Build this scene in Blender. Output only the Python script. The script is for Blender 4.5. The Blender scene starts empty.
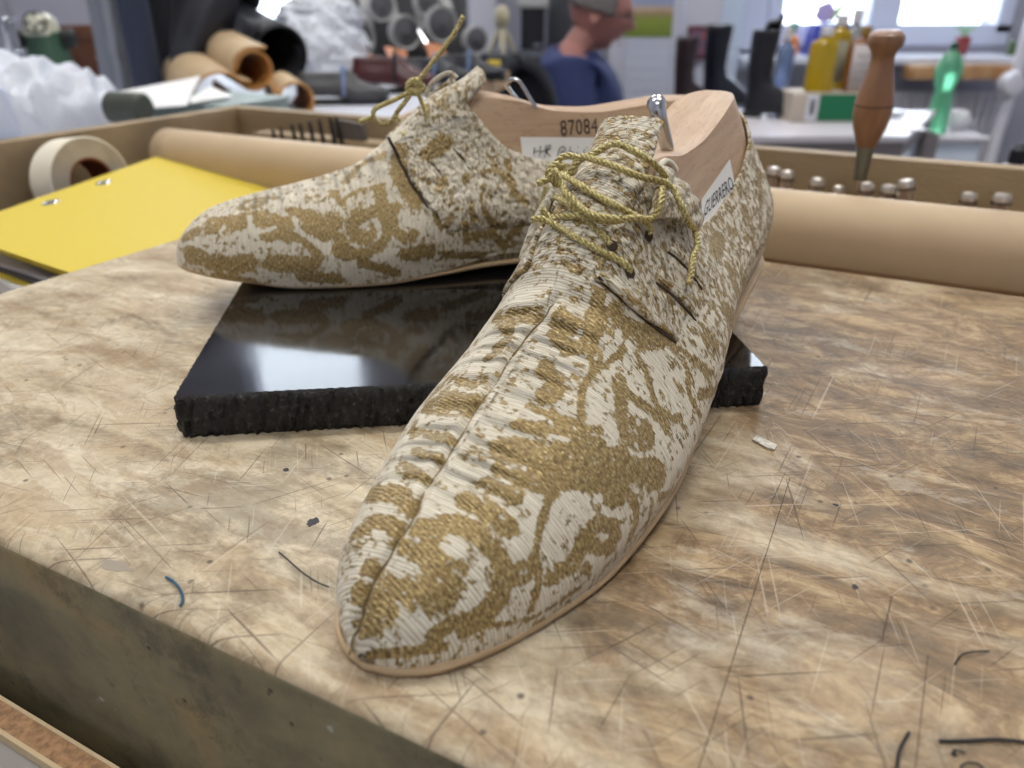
import bpy, bmesh, math, random
import numpy as np
from mathutils import Vector, Matrix
from mathutils.bvhtree import BVHTree
random.seed(4); rng = np.random.default_rng(7)
PI = math.pi
SC = bpy.context.scene; COL = SC.collection

# ------------------------------------------------------------ camera numbers
FPX = 773.0; CH = 0.15; TH = math.radians(26.5)
cT, sT = math.cos(TH), math.sin(TH)
def ray(u, v):
    x = (u-512)/FPX; y = -(v-384)/FPX
    return Vector((x, cT+y*sT, -sT+y*cT))
CAM = Vector((0, 0, CH))
def onz(u, v, z=0.0):
    r = ray(u, v); return CAM + r*((z-CH)/r.z)
def aty(u, v, Y):
    r = ray(u, v); return CAM + r*(Y/r.y)
cam = bpy.data.cameras.new('camera'); camo = bpy.data.objects.new('camera', cam); COL.objects.link(camo)
cam.sensor_width = 36; cam.lens = FPX/1024*36; cam.clip_start = 0.01; cam.clip_end = 60
camo.location = CAM; camo.rotation_euler = (PI/2-TH, 0, 0)
cam.dof.use_dof = True; cam.dof.focus_distance = 0.27; cam.dof.aperture_fstop = 10.0
SC.camera = camo
SC.view_settings.view_transform = 'Standard'; SC.view_settings.look = 'None'
SC.view_settings.exposure = 0.0; SC.view_settings.gamma = 1

# ------------------------------------------------------------ object helpers
def obj(name, verts, faces, m, parent=None, smooth=True, label=None, auto=None):
    me = bpy.data.meshes.new(name)
    if isinstance(verts, np.ndarray): verts = verts.tolist()
    me.from_pydata([tuple(v) for v in verts], [], [tuple(f) for f in faces])
    me.materials.append(m)
    if smooth: me.polygons.foreach_set('use_smooth', [True]*len(me.polygons))
    if smooth and auto is not None:
        me.set_sharp_from_angle(angle=math.radians(auto))
    me.update()
    o = bpy.data.objects.new(name, me); COL.objects.link(o)
    if parent: o.parent = parent
    if label: o['label'] = label
    return o
def thing(name, label, cat, loc=(0,0,0), rz=0, group=None):
    o = bpy.data.objects.new(name, None); COL.objects.link(o)
    o.location = loc; o.rotation_euler = (0, 0, rz); o.empty_display_size = .02
    o['label'] = label; o['category'] = cat
    if group: o['group'] = group
    return o
def tag(o, label, cat, group=None, kind=None):
    if label: o['label'] = label
    if cat: o['category'] = cat
    if group: o['group'] = group
    if kind: o['kind'] = kind
    return o
def struct(o, label=None):
    o['kind'] = 'structure'
    if label: o['label'] = label
    return o
class MB:
    def __init__(s): s.v = []; s.f = []
    def add(s, v, f):
        n = len(s.v); s.v += [tuple(p) for p in v]; s.f += [tuple(i+n for i in q) for q in f]; return s
    def box(s, x0, x1, y0, y1, z0, z1, bev=0.0, M=None):
        bm = bmesh.new()
        bmesh.ops.create_cube(bm, size=1)
        for v in bm.verts:
            v.co = Vector(((x0+x1)/2+v.co.x*(x1-x0), (y0+y1)/2+v.co.y*(y1-y0), (z0+z1)/2+v.co.z*(z1-z0)))
        if bev: bmesh.ops.bevel(bm, geom=bm.edges[:]+bm.verts[:], offset=bev, segments=2, profile=.6, affect='EDGES')
        if M: bmesh.ops.transform(bm, matrix=M, verts=bm.verts)
        bm.verts.index_update()
        s.add([v.co[:] for v in bm.verts], [[v.index for v in f.verts] for f in bm.faces]); bm.free(); return s
    def lathe(s, prof, n=24, M=None, cap=True):
        # prof list of (r,z)
        v = []; f = []
        for r, z in prof:
            for k in range(n):
                a = 2*PI*k/n; v.append(Vector((r*math.cos(a), r*math.sin(a), z)))
        for i in range(len(prof)-1):
            for k in range(n):
                k2 = (k+1) % n; f.append((i*n+k, i*n+k2, (i+1)*n+k2, (i+1)*n+k))
        if cap:
            f.append(tuple(range(n-1, -1, -1))); f.append(tuple((len(prof)-1)*n+k for k in range(n)))
        if M: v = [M @ p for p in v]
        return s.add([p[:] for p in v], f)
    def tube(s, pts, r, n=8, cap=True):
        pts = [Vector(p) for p in pts]; v = []; f = []
        rs = r if isinstance(r, (list, tuple)) else [r]*len(pts)
        up = None
        for i, p in enumerate(pts):
            t = (pts[min(i+1, len(pts)-1)] - pts[max(i-1, 0)])
            if t.length < 1e-9: t = Vector((0, 0, 1))
            t.normalize()
            if up is None:
                up = t.orthogonal().normalized()
            up = (up - t*up.dot(t));
            if up.length < 1e-6: up = t.orthogonal()
            up.normalize(); w = t.cross(up)
            for k in range(n):
                a = 2*PI*k/n; v.append((p + (up*math.cos(a)+w*math.sin(a))*rs[i])[:])
        for i in range(len(pts)-1):
            for k in range(n):
                k2 = (k+1) % n; f.append((i*n+k, i*n+k2, (i+1)*n+k2, (i+1)*n+k))
        if cap:
            f.append(tuple(range(n-1, -1, -1))); f.append(tuple((len(pts)-1)*n+k for k in range(n)))
        return s.add(v, f)
    def grid(s, fn, nu, nv, closeu=False):
        v = [fn(i/(nu if closeu else nu-1), j/(nv-1)) for i in range(nu) for j in range(nv)]
        f = []
        for i in range(nu if closeu else nu-1):
            i2 = (i+1) % nu
            for j in range(nv-1):
                f.append((i*nv+j, i2*nv+j, i2*nv+j+1, i*nv+j+1))
        return s.add([tuple(p) for p in v], f)
    def prism(s, poly, z0, z1, M=None):
        n = len(poly)
        v = [Vector((x, y, z0)) for x, y in poly]+[Vector((x, y, z1)) for x, y in poly]
        if M: v = [M @ p for p in v]
        f = [tuple(range(n-1, -1, -1)), tuple(range(n, 2*n))]+[(k, (k+1) % n, n+(k+1) % n, n+k) for k in range(n)]
        return s.add([p[:] for p in v], f)
    def build(s, name, m, parent=None, smooth=True, label=None, auto=35, mods=None):
        o = obj(name, s.v, s.f, m, parent, smooth, label, auto)
        return o
def cr(P, n=8, closed=False):
    P = [Vector(p) for p in P]; out = []
    N = len(P)
    rngi = range(N) if closed else range(N-1)
    for i in rngi:
        if closed: p0, p1, p2, p3 = P[(i-1) % N], P[i], P[(i+1) % N], P[(i+2) % N]
        else: p0, p1, p2, p3 = P[max(i-1, 0)], P[i], P[i+1], P[min(i+2, N-1)]
        for k in range(n):
            t = k/n
            out.append(.5*((2*p1)+(p2-p0)*t+(2*p0-5*p1+4*p2-p3)*t*t+(3*p1-p0-3*p2+p3)*t**3))
    if not closed: out.append(P[-1].copy())
    return out
def resample(P, step):
    P = [Vector(p) for p in P]; out = [P[0].copy()]; acc = 0
    for a, b in zip(P, P[1:]):
        L = (b-a).length
        if L < 1e-9: continue
        d = step-acc
        while d <= L:
            out.append(a.lerp(b, d/L)); d += step
        acc = L-(d-step)
    return out
def rope(mb, P, r, pitch=0.006, strands=3, n=6):
    P = resample(P, pitch/10)
    if len(P) < 4: return
    fr = []; up = None
    for i, p in enumerate(P):
        t = (P[min(i+1, len(P)-1)]-P[max(i-1, 0)]).normalized()
        if up is None: up = t.orthogonal().normalized()
        up = (up-t*up.dot(t)).normalized(); fr.append((p, up.copy(), t.cross(up)))
    for q in range(strands):
        path = []
        for i, (p, u, w) in enumerate(fr):
            a = 2*PI*(i/10)+2*PI*q/strands
            path.append(p+(u*math.cos(a)+w*math.sin(a))*r*.56)
        mb.tube(path, r*.50, n)
def dup(root, loc=None, rz=None, label=None):
    r = root.copy(); COL.objects.link(r)
    if loc is not None: r.location = loc
    if rz is not None: r.rotation_euler = (0, 0, rz)
    if label: r['label'] = label
    for ch in list(root.children):
        c = ch.copy(); COL.objects.link(c); c.parent = r
        for g in list(ch.children):
            d = g.copy(); COL.objects.link(d); d.parent = c
    return r

# ------------------------------------------------------------ materials
def L(c):   # sRGB 0-255 -> linear
    return tuple(((x/255)/12.92 if x/255 <= .04045 else ((x/255+.055)/1.055)**2.4) for x in c)+(1,)
def mat(name, col, rough=.6, metal=0, noise=0, nscale=20, bump=0, bscale=60, spec=.5, col2=None, trans=0, stretch=(1,1,1), coat=0, emit=0, alpha=1, sheen=0):
    m = bpy.data.materials.new(name); m.use_nodes = True
    nt = m.node_tree; b = nt.nodes['Principled BSDF']
    c = L(col)
    b.inputs['Base Color'].default_value = c; b.inputs['Roughness'].default_value = rough
    b.inputs['Metallic'].default_value = metal; b.inputs['Specular IOR Level'].default_value = spec
    b.inputs['Transmission Weight'].default_value = trans; b.inputs['Coat Weight'].default_value = coat
    b.inputs['Alpha'].default_value = alpha; b.inputs['Sheen Weight'].default_value = sheen
    if emit:
        b.inputs['Emission Color'].default_value = c; b.inputs['Emission Strength'].default_value = emit
    if noise or col2 or bump:
        tc = nt.nodes.new('ShaderNodeTexCoord'); mp = nt.nodes.new('ShaderNodeMapping')
        mp.inputs['Scale'].default_value = stretch
        nt.links.new(tc.outputs['Object'], mp.inputs['Vector'])
    if noise or col2:
        n = nt.nodes.new('ShaderNodeTexNoise'); n.inputs['Scale'].default_value = nscale; n.inputs['Detail'].default_value = 5
        nt.links.new(mp.outputs[0], n.inputs['Vector'])
        r = nt.nodes.new('ShaderNodeValToRGB')
        r.color_ramp.elements[0].position = .35; r.color_ramp.elements[1].position = .65
        c2 = L(col2) if col2 else tuple(min(1, x*(1+noise)) for x in c[:3])+(1,)
        c1 = c if col2 else tuple(x*(1-noise) for x in c[:3])+(1,)
        r.color_ramp.elements[0].color = c1; r.color_ramp.elements[1].color = c2
        nt.links.new(n.outputs['Fac'], r.inputs[0]); nt.links.new(r.outputs[0], b.inputs['Base Color'])
    if bump:
        n2 = nt.nodes.new('ShaderNodeTexNoise'); n2.inputs['Scale'].default_value = bscale; n2.inputs['Detail'].default_value = 4
        nt.links.new(mp.outputs[0], n2.inputs['Vector'])
        bp = nt.nodes.new('ShaderNodeBump'); bp.inputs['Strength'].default_value = min(1, bump); bp.inputs['Distance'].default_value = .3/bscale
        nt.links.new(n2.outputs['Fac'], bp.inputs['Height']); nt.links.new(bp.outputs[0], b.inputs['Normal'])
    return m
class NT:
    def __init__(s, name):
        s.m = bpy.data.materials.new(name); s.m.use_nodes = True; s.t = s.m.node_tree; s.b = s.t.nodes['Principled BSDF']
    def n(s, typ, **kw):
        nd = s.t.nodes.new('ShaderNode'+typ)
        for k, v in kw.items():
            if k[0] == '_': setattr(nd, k[1:], v)
            else: nd.inputs[k.replace('_', ' ')].default_value = v
        return nd
    def l(s, a, b): s.t.links.new(a, b)
    def math(s, op, a, b=None, clamp=False):
        nd = s.t.nodes.new('ShaderNodeMath'); nd.operation = op; nd.use_clamp = clamp
        for i, x in enumerate((a, b)):
            if x is None: continue
            if isinstance(x, (int, float)): nd.inputs[i].default_value = x
            else: s.l(x, nd.inputs[i])
        return nd.outputs[0]
    def noise(s, vec, scale, detail=4, rough=.5, dist=0):
        nd = s.n('TexNoise', Scale=scale, Detail=detail, Roughness=rough, Distortion=dist); s.l(vec, nd.inputs['Vector']); return nd.outputs['Fac']
    def mapping(s, vec, scale=(1,1,1), rot=(0,0,0), loc=(0,0,0)):
        nd = s.n('Mapping', Scale=scale, Rotation=rot, Location=loc); s.l(vec, nd.inputs['Vector']); return nd.outputs[0]
    def rs(s, vec, rot, scale, loc=(0,0,0)):
        return s.mapping(s.mapping(vec, rot=(0, 0, rot), loc=loc), scale=scale)
    def ramp(s, fac, *els, interp='LINEAR'):
        nd = s.t.nodes.new('ShaderNodeValToRGB'); e = nd.color_ramp.elements; nd.color_ramp.interpolation = interp
        while len(e) < len(els): e.new(.5)
        for i, (p, c) in enumerate(els):
            e[i].position = p; e[i].color = c if len(c) == 4 else tuple(c)+(1,)
        s.l(fac, nd.inputs[0]); return nd.outputs[0]
    def mix(s, fac, a, b, blend='MIX'):
        nd = s.t.nodes.new('ShaderNodeMix'); nd.data_type = 'RGBA'; nd.blend_type = blend
        for sock, x in ((nd.inputs[0], fac), (nd.inputs[6], a), (nd.inputs[7], b)):
            if isinstance(x, (int, float)): sock.default_value = x
            elif isinstance(x, tuple): sock.default_value = x
            else: s.l(x, sock)
        return nd.outputs[2]
    def bump(s, h, strength=.5, dist=.001, prev=None):
        nd = s.n('Bump', Strength=strength, Distance=dist); s.l(h, nd.inputs['Height'])
        if prev is not None: s.l(prev, nd.inputs['Normal'])
        return nd.outputs[0]
FILL_LAMP_E, SKY_E, EXPO = 20.0, 5.0, 0.27
# ------------------------------------------------------------ the workbench
BA = math.radians(27.5)
cB, sB = math.cos(BA), math.sin(BA)
def tob(p): return (p[0]*cB-p[1]*sB, p[0]*sB+p[1]*cB)      # world -> bench plan coordinates
def frb(a, b, z=0): return Vector((a*cB+b*sB, -a*sB+b*cB, z))
BRZ = -BA
def mat_bench():
    N = NT('worn_bench_wood'); tc = N.n('TexCoord').outputs['Object']
    g1 = N.mapping(tc, scale=(9, 34, 30)); g2 = N.mapping(tc, scale=(3.4, 5.0, 5))
    grain = N.noise(g1, 1.3, 7, .68, .5)
    blot = N.noise(g2, 2.3, 8, .68, .7)
    blot2 = N.noise(N.mapping(tc, scale=(6, 11, 9), loc=(3, 1, 0)), 2.4, 8, .72, 1.6)
    fine = N.noise(tc, 260, 5, .75)
    mid = N.noise(N.mapping(tc, scale=(1, 1.5, 1), loc=(1, 5, 2)), 46, 9, .78, .6)
    c = N.ramp(grain, (.32, L((164, 144, 112))), (.47, L((206, 189, 158))), (.62, L((224, 211, 184))))
    tan = N.ramp(blot2, (.49, (0,0,0)), (.535, (1,1,1)))
    c = N.mix(N.math('MULTIPLY', tan, .36), c, L((164, 130, 90)))
    sep = N.n('SeparateXYZ'); N.l(tc, sep.inputs[0])
    # the far and right part of the top has seen more work and is browner
    ax = N.math('ADD', N.math('MULTIPLY', sep.outputs[0], 1.9), N.math('MULTIPLY', sep.outputs[1], 1.0))
    ax = N.math('MINIMUM', N.math('MAXIMUM', ax, -.45), .42)
    wear = N.math('ADD', blot, N.math('MULTIPLY', ax, .42))
    wear = N.ramp(wear, (.48, (0,0,0)), (.60, (1,1,1)))
    brown = N.ramp(N.noise(N.mapping(tc, scale=(6, 12, 9)), 4.2, 10, .78, 1.2), (.38, L((84, 62, 38))), (.50, L((132, 102, 66))), (.60, L((186, 158, 116))))
    c = N.mix(N.math('MULTIPLY', wear, .85), c, brown)
    red = N.ramp(N.noise(N.mapping(tc, loc=(7, 3, 1)), 17, 5, .65), (.64, (0,0,0)), (.72, (1,1,1)))
    c = N.mix(N.math('MULTIPLY', red, .42), c, L((128, 82, 58)))
    grime = N.ramp(N.noise(N.mapping(tc, loc=(2, 9, 1), scale=(1, 2.0, 1)), 9, 9, .76), (.53, (0,0,0)), (.60, (1,1,1)))
    c = N.mix(N.math('MULTIPLY', grime, .45), c, L((96, 82, 62)))
    lightp = N.ramp(N.noise(N.mapping(tc, loc=(5, 1, 8), scale=(1, 2.2, 1)), 20, 7, .75), (.55, (0,0,0)), (.63, (1,1,1)))
    c = N.mix(N.math('MULTIPLY', lightp, .38), c, L((222, 212, 190)))
    c = N.mix(.34, c, N.ramp(mid, (.40, (.42,.37,.31)), (.53, (1,1,1))), 'MULTIPLY')
    vo = N.n('TexVoronoi', Scale=120); N.l(tc, vo.inputs['Vector'])
    sp = N.ramp(vo.outputs['Distance'], (.07, (1,1,1)), (.15, (0,0,0)))
    gate = N.ramp(N.noise(tc, 26, 3), (.50, (0,0,0)), (.56, (1,1,1)))
    c = N.mix(N.math('MULTIPLY', N.math('MULTIPLY', sp, gate), .75), c, L((52, 42, 36)))
    scr = None; scw = None
    for k, (rot, ln_, fr) in enumerate(((.30, 16, 900), (1.25, 20, 1100), (-.55, 18, 800), (2.1, 22, 1200), (.85, 26, 1000), (1.62, 14, 900), (-.12, 12, 1200), (2.6, 20, 900))):
        mp = N.rs(tc, rot, (ln_, fr, 1), (k*1.3, k*.7, 0))
        q = N.noise(mp, 1.0, 1, .4)
        ln = N.ramp(q, (.715, (0,0,0)), (.74, (1,1,1)))
        scr = ln if scr is None else N.math('MAXIMUM', scr, ln)
        lw = N.ramp(q, (.255, (1,1,1)), (.275, (0,0,0)))
        scw = lw if scw is None else N.math('MAXIMUM', scw, lw)
    c = N.mix(N.math('MULTIPLY', scr, .60), c, L((70, 56, 44)))
    c = N.mix(N.math('MULTIPLY', scw, .30), c, L((226, 216, 196)))
    c = N.mix(.25, c, N.ramp(fine, (.3, (.25,.22,.18)), (.7, (1,.97,.9))), 'MULTIPLY')
    N.l(c, N.b.inputs['Base Color'])
    N.l(N.ramp(blot, (.3, (.42,)*3), (.7, (.62,)*3)), N.b.inputs['Roughness'])
    h = N.math('ADD', N.math('MULTIPLY', grain, .5), N.math('MULTIPLY', fine, .35)); h = N.math('SUBTRACT', h, N.math('MULTIPLY', scr, .8))
    N.l(N.bump(h, .5, .0006), N.b.inputs['Normal'])
    N.b.inputs['Specular IOR Level'].default_value = .4
    return N.m
def mat_side():  # olive-brown from grime, with part of the front face's shade in the colour
    N = NT('grimy_shaded_bench_side'); tc = N.n('TexCoord').outputs['Object']
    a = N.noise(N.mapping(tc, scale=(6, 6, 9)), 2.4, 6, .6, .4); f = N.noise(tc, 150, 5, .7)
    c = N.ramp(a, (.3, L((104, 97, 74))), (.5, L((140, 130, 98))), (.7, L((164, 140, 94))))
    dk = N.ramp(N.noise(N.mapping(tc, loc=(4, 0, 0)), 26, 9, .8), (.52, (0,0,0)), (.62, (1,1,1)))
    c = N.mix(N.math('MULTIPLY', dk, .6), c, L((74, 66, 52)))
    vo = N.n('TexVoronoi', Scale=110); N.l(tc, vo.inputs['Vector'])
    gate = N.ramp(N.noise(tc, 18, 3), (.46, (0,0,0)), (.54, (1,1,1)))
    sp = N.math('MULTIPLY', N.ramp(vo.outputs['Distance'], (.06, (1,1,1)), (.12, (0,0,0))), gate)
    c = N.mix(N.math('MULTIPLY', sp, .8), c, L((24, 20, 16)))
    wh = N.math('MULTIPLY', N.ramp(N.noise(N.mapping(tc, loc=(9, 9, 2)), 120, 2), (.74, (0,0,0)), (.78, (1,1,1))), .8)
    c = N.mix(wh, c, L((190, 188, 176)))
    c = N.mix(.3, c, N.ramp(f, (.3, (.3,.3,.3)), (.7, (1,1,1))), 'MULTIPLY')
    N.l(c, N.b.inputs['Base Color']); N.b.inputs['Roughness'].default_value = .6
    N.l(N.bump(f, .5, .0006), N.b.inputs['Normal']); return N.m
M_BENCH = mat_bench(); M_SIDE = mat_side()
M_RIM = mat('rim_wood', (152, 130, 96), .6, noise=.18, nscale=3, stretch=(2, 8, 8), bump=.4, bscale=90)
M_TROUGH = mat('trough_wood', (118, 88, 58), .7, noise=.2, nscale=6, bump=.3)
bench = thing('workbench', 'worn wooden shoemaker workbench top with raised tool trough rim along two sides', 'workbench', (0, 0, 0), BRZ)
# local frame of bench: X = a, Y = b
A0, A1, B0, B1 = -.453, .90, .0975, .50
TA, TB, RT = -.70, .672, .040       # rim faces, rim height
def edge_top():
    # worktop with softly rounded, slightly worn arrises
    bm = bmesh.new(); bmesh.ops.create_cube(bm, size=1)
    for v in bm.verts:
        v.co = Vector(((A0+A1)/2+v.co.x*(A1-A0), (B0+B1)/2+v.co.y*(B1-B0), -.065+v.co.z*.130))
    bmesh.ops.bevel(bm, geom=bm.edges[:]+bm.verts[:], offset=.0042, segments=4, profile=.5, affect='EDGES')
    bm.verts.index_update(); r = ([v.co[:] for v in bm.verts], [[v.index for v in f.verts] for f in bm.faces]); bm.free(); return r
v, f = edge_top(); top = obj('benchtop', v, f, M_BENCH, bench, True, auto=30)
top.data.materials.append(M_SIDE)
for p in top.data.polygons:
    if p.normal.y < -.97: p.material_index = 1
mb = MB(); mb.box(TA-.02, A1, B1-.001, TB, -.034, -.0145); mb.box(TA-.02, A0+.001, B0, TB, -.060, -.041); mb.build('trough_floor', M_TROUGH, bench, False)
mb = MB(); mb.box(TA-.018, A1, TB, TB+.018, -.06, RT, .0012); mb.build('back_rail', M_RIM, bench)
mb = MB(); mb.box(TA-.018, TA, B0, TB, -.06, RT, .0012); mb.build('side_rail', M_RIM, bench)
# frame and legs below
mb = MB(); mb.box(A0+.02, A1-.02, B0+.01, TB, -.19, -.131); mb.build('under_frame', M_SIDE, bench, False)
for a_, b_ in ((A0+.05, B0+.05), (A0+.05, TB-.08), (A1-.12, B0+.05), (A1-.12, TB-.08)):
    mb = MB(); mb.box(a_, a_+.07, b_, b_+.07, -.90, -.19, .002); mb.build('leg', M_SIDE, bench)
# the board ledge that shows low down at the left
r = ray(0, 706); 
def on_b(u, v, bb):
    r = ray(u, v); den = r.x*sB+r.y*cB; t = bb/den; return CAM+r*t
zl = on_b(0, 702, .088).z
M_CORK = mat('chipboard_edge', (170, 132, 96), .9, noise=.28, nscale=420, bump=.6, bscale=420)
M_EDGE = mat('pale_edge_band', (214, 190, 150), .6)
M_GREYL = mat('grey_laminate', (150, 144, 138), .5, noise=.05)
for _c in (1,): pass
zt = zl; bo = tob(onz(0, 729, zt))[1]
dr = thing('drawer_box', 'open drawer with chipboard edge below front of workbench', 'drawer', (0, 0, 0), BRZ)
zt = zl
mb = MB(); mb.box(A0-.2, .35, bo, .0885, zt-.10, zt, 0); mb.build('front_panel', M_CORK, dr)
mb = MB(); mb.box(A0-.2, .35, .0885, .0897, zt-.10, zt+.0006); mb.box(A0-.2, .35, bo-.0014, bo, zt-.10, zt+.0006); mb.build('edge_band', M_EDGE, dr)
mb = MB(); mb.box(A0-.2, .35, bo-.030, bo-.0014, zt-.10, zt-.004); mb.build('front_face', M_GREYL, dr)
# marks and small litter lying on the top
def flatblob(name, u, v, ru, rv, m, z=.00012, parent=None, rz=0, th=.0002, loc=None, seed=0):
    p = onz(u, v, 0); rr = random.Random(seed); k = 22; poly = []
    for i in range(k):
        a = 2*PI*i/k; q = 1+rr.uniform(-.22, .22)
        x, y = ru*math.cos(a)*q, rv*math.sin(a)*q
        poly.append((x*math.cos(rz)-y*math.sin(rz), x*math.sin(rz)+y*math.cos(rz)))
    a_, b_ = tob(p)
    mb = MB(); mb.prism([(a_+x, b_+y) for x, y in poly], 0.00002, th)
    return mb.build(name, m, bench, False)
M_INK = mat('dried_ink', (48, 46, 50), .6); M_STAIN = mat('grey_stain', (150, 138, 120), .55)
M_BLK = mat('black_thread', (22, 22, 28), .6); M_BLUE = mat('blue_thread', (30, 78, 104), .5)
flatblob('ink_stain', 313, 522, .0017, .0022, M_INK, seed=1)
flatblob('ink_stain', 116, 566, .0056, .0020, M_STAIN, seed=2, rz=.1, th=.0001)
flatblob('ink_stain', 286, 470, .0010, .0010, M_INK, seed=6)
flatblob('ink_stain', 836, 505, .0009, .0006, M_INK, seed=3)
flatblob('ink_stain', 855, 587, .0009, .0009, M_INK, seed=4)
def thread(name, px, r, m, label, cat='thread', z0=.0005, group=None):
    pts = cr([onz(u, v, z0)+Vector((0, 0, dz)) for u, v, dz in px], 6)
    mb = MB(); mb.tube(pts, r, 6); o = mb.build(name, m); tag(o, label, cat, group); return o
thread('thread_scrap', [(166,577,0),(174,583,.0004),(181,592,.0006),(183,601,.0004),(180,606,0)], .00042, M_BLUE, 'short curved blue thread lying near front edge of bench')
thread('thread_scrap', [(279,552,0),(290,563,.0006),(304,576,.0010),(318,584,.0006),(329,587,0)], .00024, M_INK, 'thin grey thread curl beside toe of the front shoe')
thread('wire_scrap', [(939,741,0),(965,741,.0001),(1000,740,.0002),(1040,744,0)], .00038, M_BLK, 'straight black wire scrap lying at lower right of bench top', 'wire')
thread('thread_scrap', [(909,733,.0002),(902,745,.0004),(898,757,.0002),(897,775,0)], .00038, M_BLK, 'black thread scrap with blunt end standing upright in view at bottom edge')
thread('thread_scrap', [(955,664,0),(961,656,.0003),(972,653,.0004),(989,651,0)], .00022, M_BLK, 'fine curved dark thread lying above the straight black wire')
thread('thread_scrap', [(951,753,0),(956,756,.0002),(953,751,.0004),(965,753,0)], .00026, M_BLK, 'tiny kinked black thread just below the straight wire')
thread('thread_scrap', [(960,768,0),(966,764,.0003),(978,765,.0003),(986,772,0)], .00026, M_BLK, 'small looped black thread at lower right picture edge')
# seam between two planks, a real groove line
p0, p1 = tob(onz(790, 478)), tob(onz(695, 780))
d = Vector((p1[0]-p0[0], p1[1]-p0[1])).normalized(); n_ = Vector((-d.y, d.x))*.00012
mb = MB(); mb.prism([(p0[0]-n_.x, p0[1]-n_.y), (p1[0]-n_.x, p1[1]-n_.y), (p1[0]+n_.x, p1[1]+n_.y), (p0[0]+n_.x, p0[1]+n_.y)], .00001, .00008)
mb.build('scratch', mat('dark_crack', (70, 54, 40), .8), bench, False)
p0, p1 = tob(onz(928, 655)), tob(onz(914, 780))
d = Vector((p1[0]-p0[0], p1[1]-p0[1])).normalized(); n_ = Vector((-d.y, d.x))*.00010
mb = MB(); mb.prism([(p0[0]-n_.x, p0[1]-n_.y), (p1[0]-n_.x, p1[1]-n_.y), (p1[0]+n_.x, p1[1]+n_.y), (p0[0]+n_.x, p0[1]+n_.y)], .00001, .00008)
mb.build('scratch', bpy.data.materials['dark_crack'], bench, False)
# chip of paper
pc = onz(764, 444); M_PAPERBIT = mat('speckled_paper', (206, 200, 186), .8, noise=.3, nscale=500)
mb = MB(); q = [onz(752, 441), onz(757, 437), onz(777, 447), onz(774, 451), onz(766, 449)]
v_ = [(p.x, p.y, .0003) for p in q]+[(p.x, p.y, .0009) for p in q]
mb.add(v_, [(4,3,2,1,0), (5,6,7,8,9)]+[(k, (k+1) % 5, 5+(k+1) % 5, 5+k) for k in range(5)])
tag(mb.build('paper_scrap', M_PAPERBIT, None, False), 'small pale speckled paper scrap on bench right of black stone slab', 'scrap')

# ------------------------------------------------------------ granite slab
SL = .0178
def mat_granite_top():
    N = NT('polished_black_granite'); tc = N.n('TexCoord').outputs['Object']
    f = N.noise(tc, 420, 3, .7); c = N.ramp(f, (.55, (.004,.004,.005)), (.75, (.016,.015,.014)))
    vo = N.n('TexVoronoi', Scale=300); N.l(tc, vo.inputs['Vector'])
    sp = N.math('MULTIPLY', N.ramp(vo.outputs['Distance'], (.04, (1,1,1)), (.08, (0,0,0))), N.ramp(N.noise(tc, 60, 2), (.6, (0,0,0)), (.66, (1,1,1))))
    c = N.mix(N.math('MULTIPLY', sp, .5), c, (.25,.24,.22,1))
    N.l(c, N.b.inputs['Base Color'])
    N.l(N.ramp(N.noise(tc, 22, 4), (.3, (.045,)*3), (.7, (.11,)*3)), N.b.inputs['Roughness'])
    N.b.inputs['Specular IOR Level'].default_value = .75; return N.m
def mat_granite_side():
    N = NT('split_black_granite'); tc = N.n('TexCoord').outputs['Object']
    f = N.noise(tc, 330, 6, .75); c = N.ramp(f, (.35, (.006,.006,.006)), (.56, (.018,.017,.016)), (.66, (.10,.095,.085)))
    N.l(c, N.b.inputs['Base Color']); N.b.inputs['Roughness'].default_value = .55
    N.l(N.bump(N.noise(tc, 120, 6, .7), 1.0, .0035), N.b.inputs['Normal']); return N.m
c0, c1 = onz(171, 397.5, SL), onz(769, 367, SL)
e = (c1-c0).normalized(); wdt = (c1-c0).length; q = Vector((-e.y, e.x, 0)); dep = .235
ang = math.atan2(e.y, e.x)
slab = thing('stone_slab', 'black granite slab with polished top and rough split edges on bench', 'slab', (c0.x, c0.y, 0), ang)
nx, ny, nz = 120, 100, 8
def rough_side():
    # ring of the perimeter, rough in plan and in height
    ring = []
    def n2(t, k): return .0009*math.sin(t*410+k*1.7)+.0007*math.sin(t*173+k)+.0005*math.sin(t*977+k*2.3)
    per = []
    m_ = 170
    for i in range(m_): per.append((wdt*i/m_, 0))
    for i in range(m_): per.append((wdt, dep*i/m_))
    for i in range(m_): per.append((wdt*(1-i/m_), dep))
    for i in range(m_): per.append((0, dep*(1-i/m_)))
    N_ = len(per); v = []; lv = [0, .002, .005, .008, .011, .014, SL-.0008, SL]
    for j, z in enumerate(lv):
        for i, (x, y) in enumerate(per):
            k = rng.uniform(-1, 1)*.00045 if 0 < j < 6 else rng.uniform(-1, 1)*.00008
            inw = (.0012 if j == 0 else .0004 if j == 1 else .0 if j < 6 else .0012 if j == 7 else .0004)
            inw += n2(i*.01, j*.8)*(.8 if j < 6 else .3) if j < 7 else n2(i*.01, 4)*.25
            cx = 1 if x < wdt/2 else -1; cy = 1 if y < dep/2 else -1
            dx = inw+k if x in (0, wdt) else 0; dy = inw+k if (y in (0, dep)) else 0
            if i % m_ == 0: dx = dy = inw+.0012
            v.append((x+cx*dx, y+cy*dy, z))
    f = [(j*N_+i, j*N_+(i+1) % N_, (j+1)*N_+(i+1) % N_, (j+1)*N_+i) for j in range(len(lv)-1) for i in range(N_)]
    tf = tuple((len(lv)-1)*N_+i for i in range(N_))
    return v, f, tf, N_
v, f, tf, N_ = rough_side()
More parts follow.
